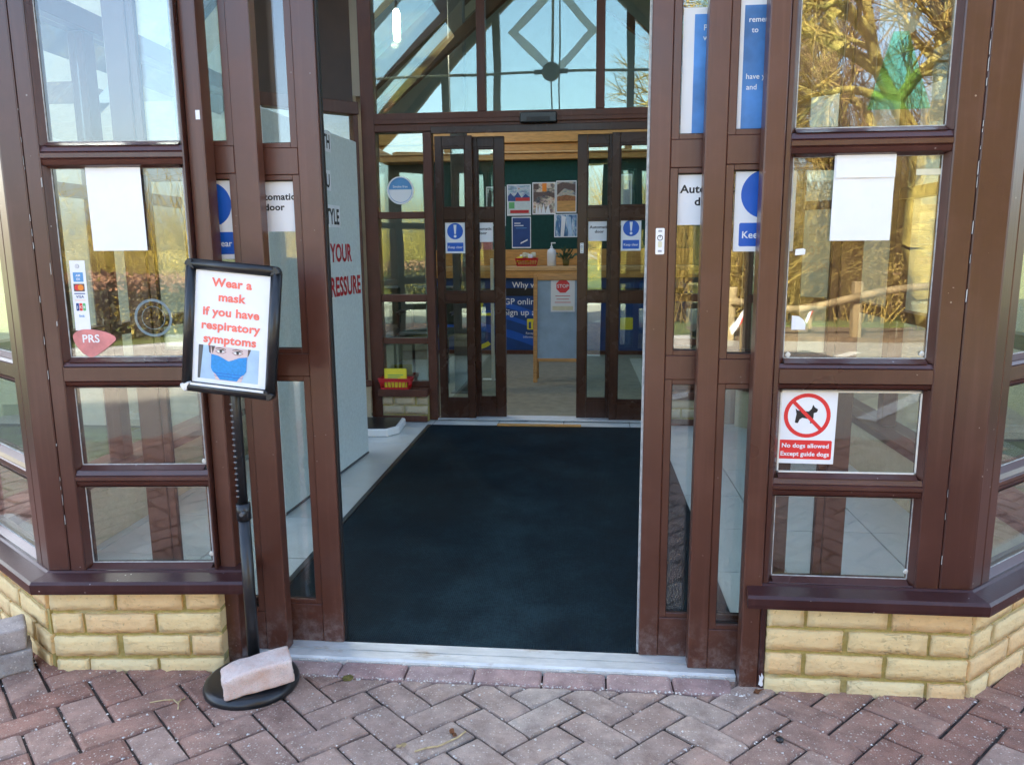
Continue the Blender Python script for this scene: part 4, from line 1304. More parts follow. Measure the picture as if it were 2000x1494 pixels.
# card acceptance strip
t = thing('card_sticker', 'white strip of payment card logos on the left window', 'sticker', FL @ Matrix.Translation((0.153, 0.0255, .972)) @ Matrix.Rotation(R(0.4), 4, 'Y'))
MB().box(-.0205, .0205, -.0008, 0, 0, .186).build('backing', 'white', t)
ring('contactless_symbol', 0, .171, .0045, .0058, -.0012, 'grey_ink', t, 20)
ring('contactless_symbol', 0.001, .171, .0020, .0032, -.0012, 'grey_ink', t, 16)
MB().flat(rrect(-.0135, .0135, .130, .155, .001), -.0011, .0002).build('blue_card_panel', 'amex', t)
text('lettering', 'AM', 0, .1440, .0085, -.0015, 'white', t, .02)
text('lettering', 'EX', 0, .1340, .0085, -.0015, 'white', t, .02)
MB().flat(rrect(-.0145, .0145, .1045, .125, .001), -.0011, .0002).build('dark_card_panel', 'hair', t)
MB().flat(circle(-.0045, .1148, .0078, 20), -.0014, .0002).build('red_disc', 'red', t)
MB().flat(circle(.0045, .1148, .0078, 20), -.0016, .0002).build('orange_disc', 'orange', t)
MB().flat([(-.0145, .0975), (.0145, .0975), (.0145, .1), (-.0145, .1)], -.0011, .0002).build('blue_bar', 'dblue', t)
text('lettering', 'VISA', 0, .0870, .0105, -.0012, 'dblue', t, .02)
MB().flat([(-.0145, .0805), (.0145, .0805), (.0145, .0815), (-.0145, .0815)], -.0011, .0002).build('orange_bar', 'orange', t)
for k, (mt, s) in enumerate((('dblue', 'J'), ('red', 'C'), ('gprint', 'B'))):
    x = -.0088 + k * .0088
    MB().flat(rrect(x - .0039, x + .0039, .0530, .0735, .002), -.0011, .0002).build('card_letter_panel', mt, t)
    text('lettering', s, x, .0602, .0085, -.0014, 'white', t, .02)
text('lettering', 'link', 0, .036, .010, -.0012, 'amex', t, .02)

# red plectrum shaped sticker
t = thing('red_plectrum_sticker', 'faded red rounded triangle sticker reading PRS below the card strip', 'sticker', FL @ Matrix.Translation((0.178, 0.0248, .940)))
def plect():
    ctrl = [(.062, .010), (.040, .026), (.005, .034), (-.030, .034), (-.052, .022), (-.052, .002), (-.038, -.022), (-.022, -.036), (-.006, -.040), (.014, -.030), (.042, -.010)]
    n = len(ctrl); out = []
    for i in range(n):
        p0, p1, p2, p3 = (Vector(ctrl[(i + k - 1) % n]) for k in range(4))
        for s in range(4):
            u = s / 4
            out.append(tuple(0.5 * ((2 * p1) + (p2 - p0) * u + (2 * p0 - 5 * p1 + 4 * p2 - p3) * u * u + (3 * p1 - p0 - 3 * p2 + p3) * u ** 3)))
    return out
MB().prism(plect(), -.0018, -.0010).build('backing', 'redfilm', t)
text('lettering', 'PRS', -.006, .000, .030, -.0022, 'white', t, .018)
# round pale emblem seen low in the left window
t = thing('round_emblem', 'round pale blue ringed emblem low in the left window', 'sticker', FL @ Matrix.Translation((0.341, 0.034, 1.004)))
ring('outer_band', 0, 0, .044, .051, 0, 'emblem', t)
ring('inner_band', 0, 0, .030, .0315, 0, 'emblem', t)

# keep clear signs and automatic door notices
def keep_clear(label, mtx, x0, x1, z0, z1, y, sc):
    t = thing('keep_clear_sign', label, 'sign', mtx @ Matrix.Translation(((x0 + x1) / 2, y, z0)), 'blue keep clear signs on the doors')
    w, h = x1 - x0, z1 - z0
    MB().box(-w / 2, w / 2, -.0009, 0, 0, h, .0003).build('backing', 'white', t)
    r = w * .40
    cz0 = h - r - w * .10
    MB().flat(circle(0, cz0, r, 40), -.0013, .0002).build('blue_disc', 'blue', t)
    MB().flat([(-r * .19, cz0 + r * .78), (r * .19, cz0 + r * .78), (r * .09, cz0 - r * .34), (-r * .09, cz0 - r * .34)], -.0017, .0002).build('exclamation_stroke', 'white', t)
    MB().flat(circle(0, cz0 - r * .62, r * .17, 16), -.0017, .0002).build('exclamation_dot', 'white', t)
    MB().flat(rrect(-w * .41, w * .41, h * .06, h * .33, w * .03), -.0013, .0002).build('blue_panel', 'blue', t)
    text('lettering', 'Keep clear', 0, h * .155, w * .165, -.0017, 'white', t, .015)
    return t
def auto_door(label, mtx, x0, x1, z0, z1, y):
    t = thing('automatic_door_notice', label, 'notice', mtx @ Matrix.Translation(((x0 + x1) / 2, y, z0)), 'automatic door notices')
    w, h = x1 - x0, z1 - z0
    MB().box(-w / 2, w / 2, -.0008, 0, 0, h).build('sheet', 'white', t)
    text('lettering', 'Automatic', 0, h * .565, w * .178, -.0012, 'black', t, .028, xs=1.12)
    text('lettering', 'door', 0, h * .565 - w * .20, w * .178, -.0012, 'black', t, .028, xs=1.12)
    return t
W0 = frame(0, 0)
keep_clear('blue keep clear sign partly behind the right door post', W0, .372, .522, 1.168, 1.386, YF + .0178, 1)
keep_clear('blue keep clear sign cut off by the stile above the mask sign', W0, -1.093, -.946, 1.158, 1.378, YF + .0178, 1)
keep_clear('small blue keep clear sign on the far left inner door', W0, -.957, -.822, 1.152, 1.366, YI1 + .0178, 1)
keep_clear('small blue keep clear sign on the far right inner door', W0, .221, .353, 1.160, 1.373, YI1 + .0178, 1)
auto_door('automatic door notice behind the left door stile, above the mask sign', W0, -.935, -.795, 1.232, 1.384, YB + .0178)
auto_door('automatic door notice half hidden by the right front door stile', W0, .232, .392, 1.238, 1.384, YB + .0178)
auto_door('small automatic door notice on the left inner door', W0, -.782, -.638, 1.226, 1.368, YI2 + .0178)
auto_door('small automatic door notice on the right inner door', W0, .006, .152, 1.226, 1.373, YI2 + .0178)
# two blue posters high in the right doors
def blue_poster(label, x0, x1, z0, z1, y, b0, lines):
    t = thing('blue_poster', label, 'poster', W0 @ Matrix.Translation((x0, y, z0)), 'blue posters high in the right doors')
    w, h = x1 - x0, z1 - z0
    MB().box(0, w, -.0008, 0, 0, h).build('sheet', 'white', t)
    MB().flat([(b0, .012), (w - .012, .012), (w - .012, h - .016), (b0, h - .016)], -.0012, .0002).build('blue_field', 'poster_blue', t)
    for s, x, z, sz in lines:
        text('lettering', s, x, z, sz, -.0016, 'white', t, .01, 'LEFT')
blue_poster('white edged blue poster in the inner right door, high up', .238, .378, 1.458, 1.775, YB + .0178, .028, (('Patient', .050, .262, .020), ('waiting', .050, .238, .020), ('This', .062, .13, .018)))
blue_poster('blue poster with white lines in the front right door, high up', .366, .506, 1.458, 1.775, YF + .0178, .012, (('remember', .022, .262, .018), ('to', .030, .238, .018), ('have you', .020, .13, .018), ('and', .022, .105, .018)))
# small stickers on door edges
def edge_sticker(label, mtx):
    t = thing('edge_sticker', label, 'sticker', mtx)
    MB().prism(rrect(-.0115, .0115, 0, .068, .003), -.0008, 0).build('backing', 'white', t)
    ring('hand_symbol', 0, .043, .0055, .0075, -.0012, 'black', t, 20)
    MB().flat([(-.001, .043), (.001, .043), (.001, .050), (-.001, .050)], -.0012, .0002).build('arrow', 'black', t)
    MB().flat(rrect(-.0055, .0055, .018, .034, .003), -.0011, .0002).build('figure', 'sticky', t)
    for z in (.006, .058):
        MB().flat([(-.005, z), (.005, z), (.005, z + .005), (-.005, z + .005)], -.0011, .0002).build('caption', 'grey_ink', t)
edge_sticker('narrow white sticker on the edge of the right outer door', frame(.191, YB, 1.162))
edge_sticker('narrow white sticker on the edge of the right inner door', frame(-.036, YI2, 1.146))
# pale round sticker on the inner side light
t = thing('round_window_sticker', 'pale blue and white round sticker on the left inner side light', 'sticker', frame(-1.258, IY + .0345, 1.572))
MB().flat(circle(0, 0, .092, 36), -.0008, .0004).build('backing', 'white', t)
MB().flat(circle(0, .006, .078, 30, 0, math.pi), -.0014, .0003).build('blue_half', 'amex', t)
ring('rim', 0, 0, .078, .081, -.0014, 'amex', t)
text('lettering', 'Smoke free', 0, .018, .022, -.0019, 'white', t, .01)

# ------------------------------------------------------------------ grey display board in the porch
BA = math.degrees(math.atan2(1.086, .073))
BM = frame(-1.339, 3.17, 0, BA)                      # x along the board away from the door, y to the left
bo = thing('display_board', 'tall grey felt display board standing left of the mat with red letters', 'display board', BM)
MB().box(0.0, 1.088, 0.004, 0.040, 0.012, 1.764, 0.004).build('felt_panel', 'felt', bo)
MB().box(-0.006, -0.0004, 0.0, 0.044, 0.008, 1.766, 0.001).build('edge_trim', 'whitep', bo)
MB().box(0.0, 1.088, 0.002, 0.042, 0.003, 0.0115).build('foot_rail', 'column', bo)
def board_text(s, xend, z0, z1, mt, card=None, xs=1.0):
    h = z1 - z0
    o = text('lettering', s, 0, z0, h / .71, 0.0025, mt, bo, .028, 'RIGHT', xs=xs)
    for v in o.data.vertices: v.co.x += xend
    xs_v = [v.co.x for v in o.data.vertices]
    if card:
        MB().box(min(xs_v) - .015, max(xs_v) + .015, 0.0030, 0.0038, z0 - .018, z1 + .018).build('letter_card', 'white', bo)
        for v in o.data.vertices: v.co.y = 0.0022
board_text('YOUR', 0.940, 1.122, 1.212, 'redvinyl', xs=.80)
board_text('PRESSURE', 1.062, 0.945, 1.042, 'redvinyl', xs=.80)
board_text('LIFESTYLE', 0.790, 1.312, 1.388, 'black', True, xs=.68)
board_text('YOU', 0.690, 1.492, 1.556, 'black', True, xs=.8)
board_text('HEALTH', 0.712, 1.682, 1.748, 'black', True, xs=.7)

# white floor scale behind the board
t = thing('floor_scale', 'white weighing scale with black top on the floor behind the board', 'scale', frame(-1.335, 4.83, 0.002, 4))
MB().prism([(-.15, -.19), (.06, -.19), (.125, -.10), (.125, .14), (.10, .17), (-.15, .17)], 0.0, 0.048, 'xy', 0.006).build('body', 'whitep', t)
MB().prism([(-.145, -.17), (.045, -.17), (.100, -.095), (.100, .145), (-.145, .16)], 0.0484, 0.0535, 'xy', 0.002).build('tread', 'rub', t)
MB().box(.07, .102, -.1745, -.1715, .020, .036, .0008, ).build('maker_plate', 'sticky', t, Matrix.Translation((-.020, .018, 0)) @ Matrix.Rotation(R(52), 4, 'Z') @ Matrix.Translation((-.115, .09, 0)))

# red leaflet basket on the inner sill
def basket(label, mtx, w, d, h):
    t = thing('leaflet_basket', label, 'basket', mtx)
    def trap(z): k = .86 + .14 * z / h; return w / 2 * k, d / 2 * k
    mb = MB()
    a, b = trap(0)
    mb.box(-a, a, -b, b, 0, .004)
    for z0, z1 in ((.0045, .014), (h - .020, h - .001)):
        (a0, b0), (a1, b1) = trap(z0), trap(z1)
        for s in (-1, 1):
            mb.prism([(s * b0, z0), (s * b1, z1), (s * (b1 - .004), z1), (s * (b0 - .004), z0)], -a1, a1, 'yz')
            mb.prism([(s * a0, z0), (s * a1, z1), (s * (a1 - .004), z1), (s * (a0 - .004), z0)], -b1 + .004, b1 - .004, 'xz')
    mb.build('bands', 'redplastic', t)
    mb = MB()
    n = 9
    for k in range(n):
        u = -1 + 2 * k / (n - 1)
        (a0, b0), (a1, b1) = trap(.012), trap(h - .019)
        for s in (-1, 1):
            mb.tube((u * (a0 - .004), s * (b0 - .002), .012), (u * (a1 - .004), s * (b1 - .002), h - .019), .0028, n=6)
    for k in range(5):
        u = -.8 + 1.6 * k / 4
        (a0, b0), (a1, b1) = trap(.012), trap(h - .019)
        for s in (-1, 1):
            mb.tube((s * (a0 - .002), u * b0, .012), (s * (a1 - .002), u * b1, h - .019), .0028, n=6)
    mb.build('slots', 'redplastic', t)
    mb = MB()
    a, b = trap(h)
    for s in (-1, 1):
        mb.box(-a - .005, a + .005, s * b - .005, s * b + .005, h - .0008, h + .005, .0015)
        mb.box(s * a - .005, s * a + .005, -b + .0055, b - .0055, h - .0008, h + .005, .0015)
    mb.build('rim', 'redplastic', t)
    return t
basket('red plastic basket of yellow leaflets on the inner brick sill', frame(-1.312, IY - .048, .2305), .225, .095, .072)
t = thing('leaflet_stack', 'bright yellow leaflets standing in the red basket on the sill', 'leaflets', frame(-1.312, IY - .048, .237))
for k in range(3):
    MB().box(-.078, .074, -.012 + k * .011, -.006 + k * .011, 0, .135 - k * .004, .0008).build('leaflet', 'yellow', t)
for k in range(3):
    MB().box(-.055, .055 - .02 * k, -.0126, -.0121, .088 - .012 * k, .093 - .012 * k).build('printed_line', 'gprint', t)

# ------------------------------------------------------------------ hall: counter, noticeboard, chalkboard ...
ct = thing('reception_counter', 'long pale wood reception counter at the back of the hall', 'counter', frame(-0.25, 8.5))
MB().box(-1.55, 1.45, -0.02, .62, .935, .985, .006).build('worktop', 'counter', ct)
MB().box(-1.50, 1.40, .03, .06, .006, .934).build('front_panel', 'dblue', ct)
MB().box(-1.55, 1.45, -0.022, -.0205, .86, .934).build('edge_band', 'wood', ct)
MB().box(-1.55, 1.45, -0.0195, .03, .862, .932).build('apron', 'wood', ct)
MB().box(-1.50, 1.40, .012, .0295, .006, .05).build('kick_board', 'inner', ct)
bn = thing('blue_banner', 'wide blue banner about online services hanging on the counter front', 'banner', frame(-0.25, 8.528))
MB().box(-1.42, 1.30, -.003, 0, .055, .858).build('cloth', 'dblue', bn)
# paler sweeps printed on the banner
for k, (z, b) in enumerate(((.50, .06), (.36, .05), (.20, .09))):
    pts = [(-1.42 + i * .12, z - .16 * (i / 22) ** 2 * 8 + .20) for i in range(15)]
    pts = [p for p in pts if p[1] - b > .06]
    MB().flat(pts + [(x, zz - b) for x, zz in reversed(pts)], -.0042 - k * .0003, .0002).build('printed_sweep', 'blue', bn)
MB().flat([(-1.42, .745), (1.30, .745), (1.30, .66), (-1.42, .66)], -.0056, .0002).build('dark_stripe', 'black', bn)
text('lettering', 'Why wait', -.40, .752, .090, -.0058, 'white', bn, .01)
text('lettering', 'GP online services', -.675, .565, .098, -.0058, 'white', bn, .008, 'LEFT')
text('lettering', 'Sign up at your surgery', -.675, .445, .098, -.0058, 'white', bn, .008, 'LEFT')
text('lettering', 'Reception', -.43, .232, .036, -.0058, 'white', bn, 0, 'LEFT')
text('lettering', 'information', -.46, .190, .036, -.0058, 'white', bn, 0, 'LEFT')
MB().flat(rrect(-.415, -.250, .285, .405, .012), -.0058, .0002).build('yellow_crest', 'yellow', bn)
for k in range(3):
    MB().flat([(-.395 + k * .048, .295), (-.370 + k * .048, .295), (-.370 + k * .048, .37), (-.395 + k * .048, .37)], -.0062, .0002).build('crest_bar', 'dblue', bn)
MB().flat(rrect(.62, .76, .285, .42, .012), -.0058, .0002).build('yellow_crest', 'yellow', bn)
mb = MB()
arc = circle(-.98, .30, .24, 16, R(185), R(310)); arc2 = circle(-.98, .30, .19, 16, R(310), R(185))
mb.flat(arc + arc2, -.0066, .0002); mb.build('yellow_arc', 'yellow', bn)
mb = MB()
mb.flat([(-1.06, .44), (-.82, .44), (-.82, .47), (-.93, .47), (-.90, .60), (-.94, .72), (-1.0, .60), (-.96, .47), (-1.06, .47)], -.0066, .0002); mb.build('yellow_figure', 'yellow', bn)

nb = thing('noticeboard', 'dark green felt noticeboard on the rear wall above the counter', 'noticeboard', frame(-0.3, 9.0))
MB().box(-1.5, 1.5, 0, .03, .99, 2.17, .004).build('felt', 'green', nb)
MB().box(-1.5, 1.5, -.01, .235, .986, 1.17, .004).build('backboard', 'wood', nb)
blk = thing('wooden_bulkhead', 'honey coloured wooden bulkhead above the green noticeboard', 'bulkhead', frame(-0.3, 8.86))
for k, (z0, z1, y0) in enumerate(((2.17, 2.235, .05), (2.237, 2.262, .02), (2.264, 2.345, .045), (2.349, 2.66, .0))):
    MB().box(-2.2, 2.2, y0, .36, z0, z1, .006).build('board', 'wood' if k != 1 else 'counter', blk)

def print_mat(name, stops, sx, sz, seed):
    m, nt, bs = newmat(name)
    co = coords(nt, 'Object', (sx, 1, sz))
    mp = co.node
    mp.inputs['Location'].default_value = (seed * 3.1, seed * 1.7, seed)
    n = noise_n(nt, co, 9, 7, 0.7)
    n2 = N(nt, 'TexNoise'); n2.inputs['Scale'].default_value = 30; n2.inputs['Detail'].default_value = 3
    nt.links.new(co, n2.inputs['Vector'])
    c = ramp(nt, stops, n)
    c = mix(nt, 0.35, c, n2.outputs[1], 'OVERLAY')
    nt.links.new(c, bs.inputs['Base Color'])
    bs.inputs['Roughness'].default_value = 0.35
    M[name] = m
print_mat('print_hills', [(.35, (.10, .16, .25)), (.45, (.25, .38, .5)), (.55, (.55, .58, .6)), (.65, (.35, .12, .12))], 1, 2.2, 1)
print_mat('print_harbour', [(.35, (.03, .05, .09)), (.46, (.25, .2, .16)), (.54, (.7, .6, .5)), (.65, (.45, .24, .12))], 1, 1.6, 2)
print_mat('print_field', [(.35, (.05, .06, .05)), (.45, (.3, .32, .32)), (.55, (.5, .42, .3)), (.66, (.6, .6, .62))], 1, 2.5, 3)
print_mat('print_trees', [(.38, (.02, .05, .04)), (.48, (.2, .34, .3)), (.58, (.6, .68, .7))], 1.5, 1, 4)
print_mat('print_falls', [(.40, (.02, .09, .22)), (.5, (.08, .22, .42)), (.6, (.6, .7, .75))], 3, .6, 5)
def poster(label, x0, x1, z0, z1, shapes, bg='white', tilt=0):
    t = thing('poster', label, 'poster', frame((x0 + x1) / 2, 8.9985, z0) @ Matrix.Rotation(R(tilt), 4, 'Y'), 'posters on the green noticeboard')
    w, h = x1 - x0, z1 - z0
    MB().box(-w / 2, w / 2, -.003, 0, 0, h).build('sheet', 'white', t)
    MB().flat([(-w * .46, h * .04), (w * .46, h * .04), (w * .46, h * .97), (-w * .46, h * .97)], -.0035, .0003).build('printed_field', bg, t)
    for k, (nm, mt, pts) in enumerate(shapes):
        MB().flat([(-w * .46 + px * w * .92, h * .04 + pz * h * .93) for px, pz in pts], -.0045 - .0006 * k, .0003).build(nm, mt, t)
    return t
B_ = lambda x0, x1, z0, z1: [(x0, z0), (x1, z0), (x1, z1), (x0, z1)]
hill = lambda z: [(0, 0), (1, 0), (1, z * .8), (.8, z * .95), (.62, z * .78), (.45, z * 1.05), (.28, z * .82), (.12, z), (0, z * .85)]
poster('poster of blue hills over a red and teal band', -.928, -.651, 1.555, 1.905, [('hills', 'dblue', [(a, b * .9 + .0) for a, b in hill(.82)]), ('band', 'felt', B_(0, 1, .0, .46)), ('roof', 'redvinyl', B_(.35, 1, .46, .58)), ('boat', 'redvinyl', B_(.1, .95, .04, .15)), ('tent', 'gprint', B_(.05, .3, .2, .42))], 'print_hills')
poster('poster of a dark arch with pale figures below it', -.634, -.366, 1.565, 1.925, [('arch', 'hair', [(0, .35), (.2, .55), (.6, .6), (1, .5), (1, .68), (0, .72)]), ('shade', 'hair', B_(0, .25, .8, .98)), ('figures', 'white', [(.1, 0), (.15, .32), (.22, 0), (.3, .28), (.38, 0), (.48, .33), (.56, 0), (.7, .3), (.8, 0)]), ('tower', 'orange', B_(.42, .62, .72, 1))], 'print_harbour')
poster('poster of a grey bridge over brown fields', -.360, -.128, 1.580, 1.940, [('field', 'wood', B_(0, 1, 0, .36)), ('slope', 'leaf', [(0, .36), (1, .36), (1, .5), (.5, .56), (0, .5)]), ('bridge', 'hair', [(0, .55), (.4, .78), (.85, .7), (1, .6), (1, .9), (.3, .98), (0, .9)])], 'print_field')
poster('green and white poster at the left edge of the noticeboard gap', -1.17, -.945, 1.440, 1.885, [('panel', 'gprint', B_(.45, 1, 0, .66)), ('table', 'skyblue', B_(.5, .85, .18, .62)), ('tree', 'black', [(.1, .1), (.3, .1), (.24, .5), (.36, .9), (.12, .95), (.02, .6)])], 'print_trees')
poster('dark blue poster with white heading below the hills poster', -.874, -.652, 1.184, 1.540, [('heading', 'white', B_(.1, .45, .80, .83)), ('heading', 'white', B_(.1, .62, .72, .75)), ('heading', 'amex', B_(.18, .8, .64, .66)), ('stripe', 'white', [(.45, .10), (.85, .22), (.85, .27), (.45, .15)])], 'dblue')
poster('blue poster of pale waterfalls at the right of the noticeboard', -.382, -.112, 1.305, 1.566, [('waterfall', 'white', [(.25, 0), (.4, 0), (.5, .9), (.3, .98)]), ('waterfall', 'skyblue', [(.62, 0), (.8, 0), (.72, .9), (.5, .95)])], 'print_falls')
poster('sand coloured poster behind the right inner door', .26, .50, 1.43, 2.00, [('text_block', 'grey_ink', B_(.6, .95, .1, .9))], 'sticky')
# pinkish notice behind the left inner door
tag(MB().box(-1.24, -1.10, 8.9955, 8.9985, 1.17, 1.37).build('red_notice', 'redfilm'), 'dull red notice on the noticeboard seen through the left inner door', 'notice')

basket('red plastic basket of packets on the reception counter', frame(-.675, 8.66, .9865), .25, .16, .085)
t = thing('snack_packets', 'crumpled yellow and white packets heaped in the counter basket', 'packets', frame(-.675, 8.66, .995))
for k in range(6):
    mt = ('yellow', 'white', 'sticky')[k % 3]
    rough_block('packet', .075, .05, .055, .012, mt, t, Matrix.Translation((-.07 + .028 * k, -.02 + .03 * (k % 2), .04 + .022 * (k % 3))) @ Matrix.Rotation(R(23 * k), 4, 'Z') @ Matrix.Rotation(R(14 * (k % 3) - 14), 4, 'Y'), 40 + k)
t = thing('soap_dispenser', 'white pump soap bottle standing on the reception counter', 'soap dispenser', frame(-.395, 8.62, .9865))
MB().lathe([(0, 0), (.046, 0), (.05, .006), (.05, .15), (.044, .175), (.022, .19), (.018, .195), (0, .195)], 24).build('bottle', 'whitep', t)
MB().lathe([(0, .1955), (.014, .1955), (.014, .215), (.006, .218), (.006, .245), (0, .245)], 16).build('pump', 'whitep', t)
MB().box(-.008, .045, -.009, .009, .2455, .258, .003).build('spout', 'whitep', t)
t = thing('potted_plant', 'small leafy plant in a pot on the counter beside the soap bottle', 'plant', frame(-.235, 8.62, .9865))
MB().lathe([(0, 0), (.030, 0), (.040, .07), (.036, .07), (.03, .06), (0, .06)], 18).build('pot', 'moss', t)
mb = MB()
rp = random.Random(4)
for k in range(46):
    a, e, l = rp.uniform(0, 6.28), rp.uniform(.3, 1.4), rp.uniform(.06, .15)
    d = Vector((math.cos(a) * math.cos(e), math.sin(a) * math.cos(e), math.sin(e)))
    p = Vector((0, 0, .06)) + d * l
    s = d.orthogonal().normalized() * .013
    up_ = d * .03
    mb.bm.faces.new([mb.bm.verts.new(q) for q in (p - up_, p + s, p + up_, p - s)])
    mb.tube((0, 0, .055), p - up_, .0014, n=4)
mb.build('foliage', 'plant', t)

# A-frame chalkboard
ab = thing('chalkboard', 'wooden A-frame with a blue grey panel standing in the hall', 'A-frame board', frame(-.235, 6.68, .006))
TB = Matrix.Rotation(R(-5), 4, 'X')
for s in (-1, 1):
    MB().box(s * .215 - .018, s * .215 + .018, -.014, .014, 0, .955, .004).build('leg', 'wood', ab, TB)
    MB().box(s * .215 - .018, s * .215 + .018, -.012, .012, 0, .93, .004).build('leg', 'wood', ab, Matrix.Translation((0, .24, 0)) @ Matrix.Rotation(R(10), 4, 'X'))
MB().box(-.196, .196, -.012, .012, .900, .955, .004).build('top_rail', 'wood', ab, TB)
MB().box(-.196, .196, -.012, .012, .185, .215, .004).build('bottom_rail', 'wood', ab, TB)
MB().box(-.197, .197, -.003, .004, .2155, .8995).build('panel', 'chalk', ab, TB)
t = thing('stop_notice', 'white notice with a red stop octagon on the chalkboard', 'notice', frame(-.235, 6.68, .006) @ TB @ Matrix.Translation((.025, -.0045, .625)))
MB().box(-.105, .105, -.0015, 0, 0, .30).build('sheet', 'white', t)
MB().flat(circle(0, .225, .062, 8, R(22.5), R(382.5)), -.0022, .0003).build('octagon', 'red', t)
text('lettering', 'STOP', 0, .211, .042, -.0030, 'white', t, .015)
for k, (z, wd) in enumerate(((.135, .065), (.108, .055), (.080, .07))):
    MB().flat([(-wd, z), (wd, z), (wd, z + .007), (-wd, z + .007)], -.0022, .0003).build('printed_line', 'redfilm', t)
MB().flat([(-.09, .015), (.09, .015), (.09, .05), (-.09, .05)], -.0022, .0003).build('printed_strip', 'sticky', t)

# waiting chairs seen through the left side light
M['chair'] = surf('dark_green_vinyl', (0.012, 0.030, 0.028), 0.45, 0.15)
for k, (x, y, a, lab) in enumerate(((-1.93, 6.75, 8, 'dark green waiting chair in the hall behind the round window sticker, farther left'), (-1.42, 6.80, -4, 'dark green waiting chair in the hall beside the steel column'))):
    t = thing('waiting_chair', lab, 'chair', frame(x, y, .006, a), 'waiting chairs in the hall')
    MB().box(-.23, .23, -.22, .22, .40, .46, .02).build('seat', 'chair', t)
    MB().box(-.23, .23, .19, .24, .50, .86, .02).build('backrest', 'chair', t, Matrix.Rotation(R(-5), 4, 'X'))
    for sx in (-1, 1):
        for y0, z1 in ((-.19, .399), (.20, .62)):
            MB().box(sx * .215 - .012, sx * .215 + .012, y0 - .012, y0 + .012, 0, z1, .003).build('leg', 'rub', t)
        MB().box(sx * .245 - .013, sx * .245 + .013, -.20, .20, .60, .63, .006).build('armrest', 'rub', t)

# steel column and white stick behind the left inner door
t = thing('steel_column', 'dark grey square column in the hall behind the left inner door', 'column', frame(-1.02, 6.2, .006))
MB().box(-.06, .06, -.06, .06, 0, 3.6, .006).build('shaft', 'column', t)
MB().box(-.09, .09, -.09, .09, 0, .012, .003).build('base_plate', 'column', t, Matrix.Translation((0, 0, .0005)))
t = thing('white_pole', 'thin white upright pole behind the left inner door', 'pole', frame(-.835, 6.75, .006))
MB().box(-.014, .014, -.01, .01, 0, 1.09, .003).build('shaft', 'whitep', t)
MB().box(-.10, .10, -.012, .05, 0, .012, .003).build('foot', 'whitep', t, Matrix.Translation((0, .012, .0003)))

# hanging lamp and tie rods
t = thing('pendant_lamp', 'lit slim glass pendant lamp hanging at the upper left', 'lamp', frame(-1.49, 6.2, 2.78))
MB().lathe([(0, 0), (.022, .003), (.026, .02), (.026, .20), (.020, .225), (.012, .232), (0, .232)], 20).build('bulb', 'bulb', t)
MB().lathe([(0, .2325), (.013, .2325), (.013, .285), (.005, .292), (0, .292)], 14).build('holder', 'bronze', t)
mb = MB(); mb.tube((0, 0, .2922), (0, 0, .88), .004, n=6); mb.build('flex', 'black', t)
lp = bpy.data.lights.new('pendant_light', 'POINT'); lp.energy = 6; lp.color = (1, .83, .6); lp.shadow_soft_size = .03
lo = bpy.data.objects.new('pendant_light', lp); C.objects.link(lo); lo.location = (-1.49, 6.12, 2.74)
t = thing('tie_rod', 'steel tie rods meeting at a round black boss under the roof', 'tie rod', frame(-.32, 3.6, 2.645))
mb = MB(); bmesh.ops.create_uvsphere(mb.bm, u_segments=24, v_segments=14, radius=.078)
for f in mb.bm.faces: f.smooth = True
mb.build('boss', 'bronze', t)
for a, b in (((-1.85, 0, -.02), (-.14, 0, 0)), ((.14, 0, 0), (1.32, 0, -.02))):
    mb = MB(); mb.tube(a, b, .011, n=10); mb.build('rod', 'rod', t)
for s in (-1, 1):
    mb = MB(); mb.tube((s * .075, 0, 0), (s * .14, 0, 0), .02, n=12); mb.build('turnbuckle', 'bronze', t)
mb = MB(); mb.tube((.012, 0, .075), (.012, 0, 1.6), .010, n=10); mb.build('hanger', 'rod', t)

# ------------------------------------------------------------------ litter on the paving
def onpave(x, y): return GS * (1.95 - y)
def small_leaf(label, x, y, s, rot, mat, seed):
    rnd = random.Random(seed)
    mb = MB()
    n = 9
    c = mb.bm.verts.new((0, 0, .004))
    rim = []
    for i in range(n):
        a = 2 * math.pi * i / n
        r = s * (0.7 + .3 * math.cos(2 * a)) * rnd.uniform(.75, 1.15)
        rim.append(mb.bm.verts.new((r * math.cos(a), r * .75 * math.sin(a), rnd.uniform(.001, .010))))
    for i in range(n):
        mb.bm.faces.new((c, rim[i], rim[(i + 1) % n]))
    bmesh.ops.solidify(mb.bm, geom=list(mb.bm.faces), thickness=.0008)
    o = mb.build('dead_leaf', mat, None, frame(x, y, onpave(x, y) + .003, rot)); tag(o, label, 'leaf')
small_leaf('orange brown dead leaf at the foot of the right door post', .468, 1.925, .020, 20, 'leaf', 1)
small_leaf('pale curled leaf on the paving below the left wall', -1.050, 1.735, .011, 60, 'straw', 2)
small_leaf('dark brown leaf scrap on the central paving', -.315, 1.655, .018, 120, 'leaf', 3)
small_leaf('pale straw leaf near the bottom edge of the paving', -.425, 1.590, .013, 10, 'straw', 5)
mb = MB()
pts = [(-.39, 1.575), (-.365, 1.592), (-.34, 1.600), (-.315, 1.625), (-.30, 1.640), (-.285, 1.668)]
for p, q in zip(pts, pts[1:]):
    mb.tube((p[0], p[1], onpave(*p) + .005), (q[0], q[1], onpave(*q) + .005), .0022, n=5)
tag(mb.build('dry_stem', 'straw'), 'thin dry bent stem lying on the central paving', 'twig')
mb = MB()
pts = [(-1.13, 1.722), (-1.10, 1.738), (-1.075, 1.742), (-1.05, 1.722), (-1.04, 1.700)]
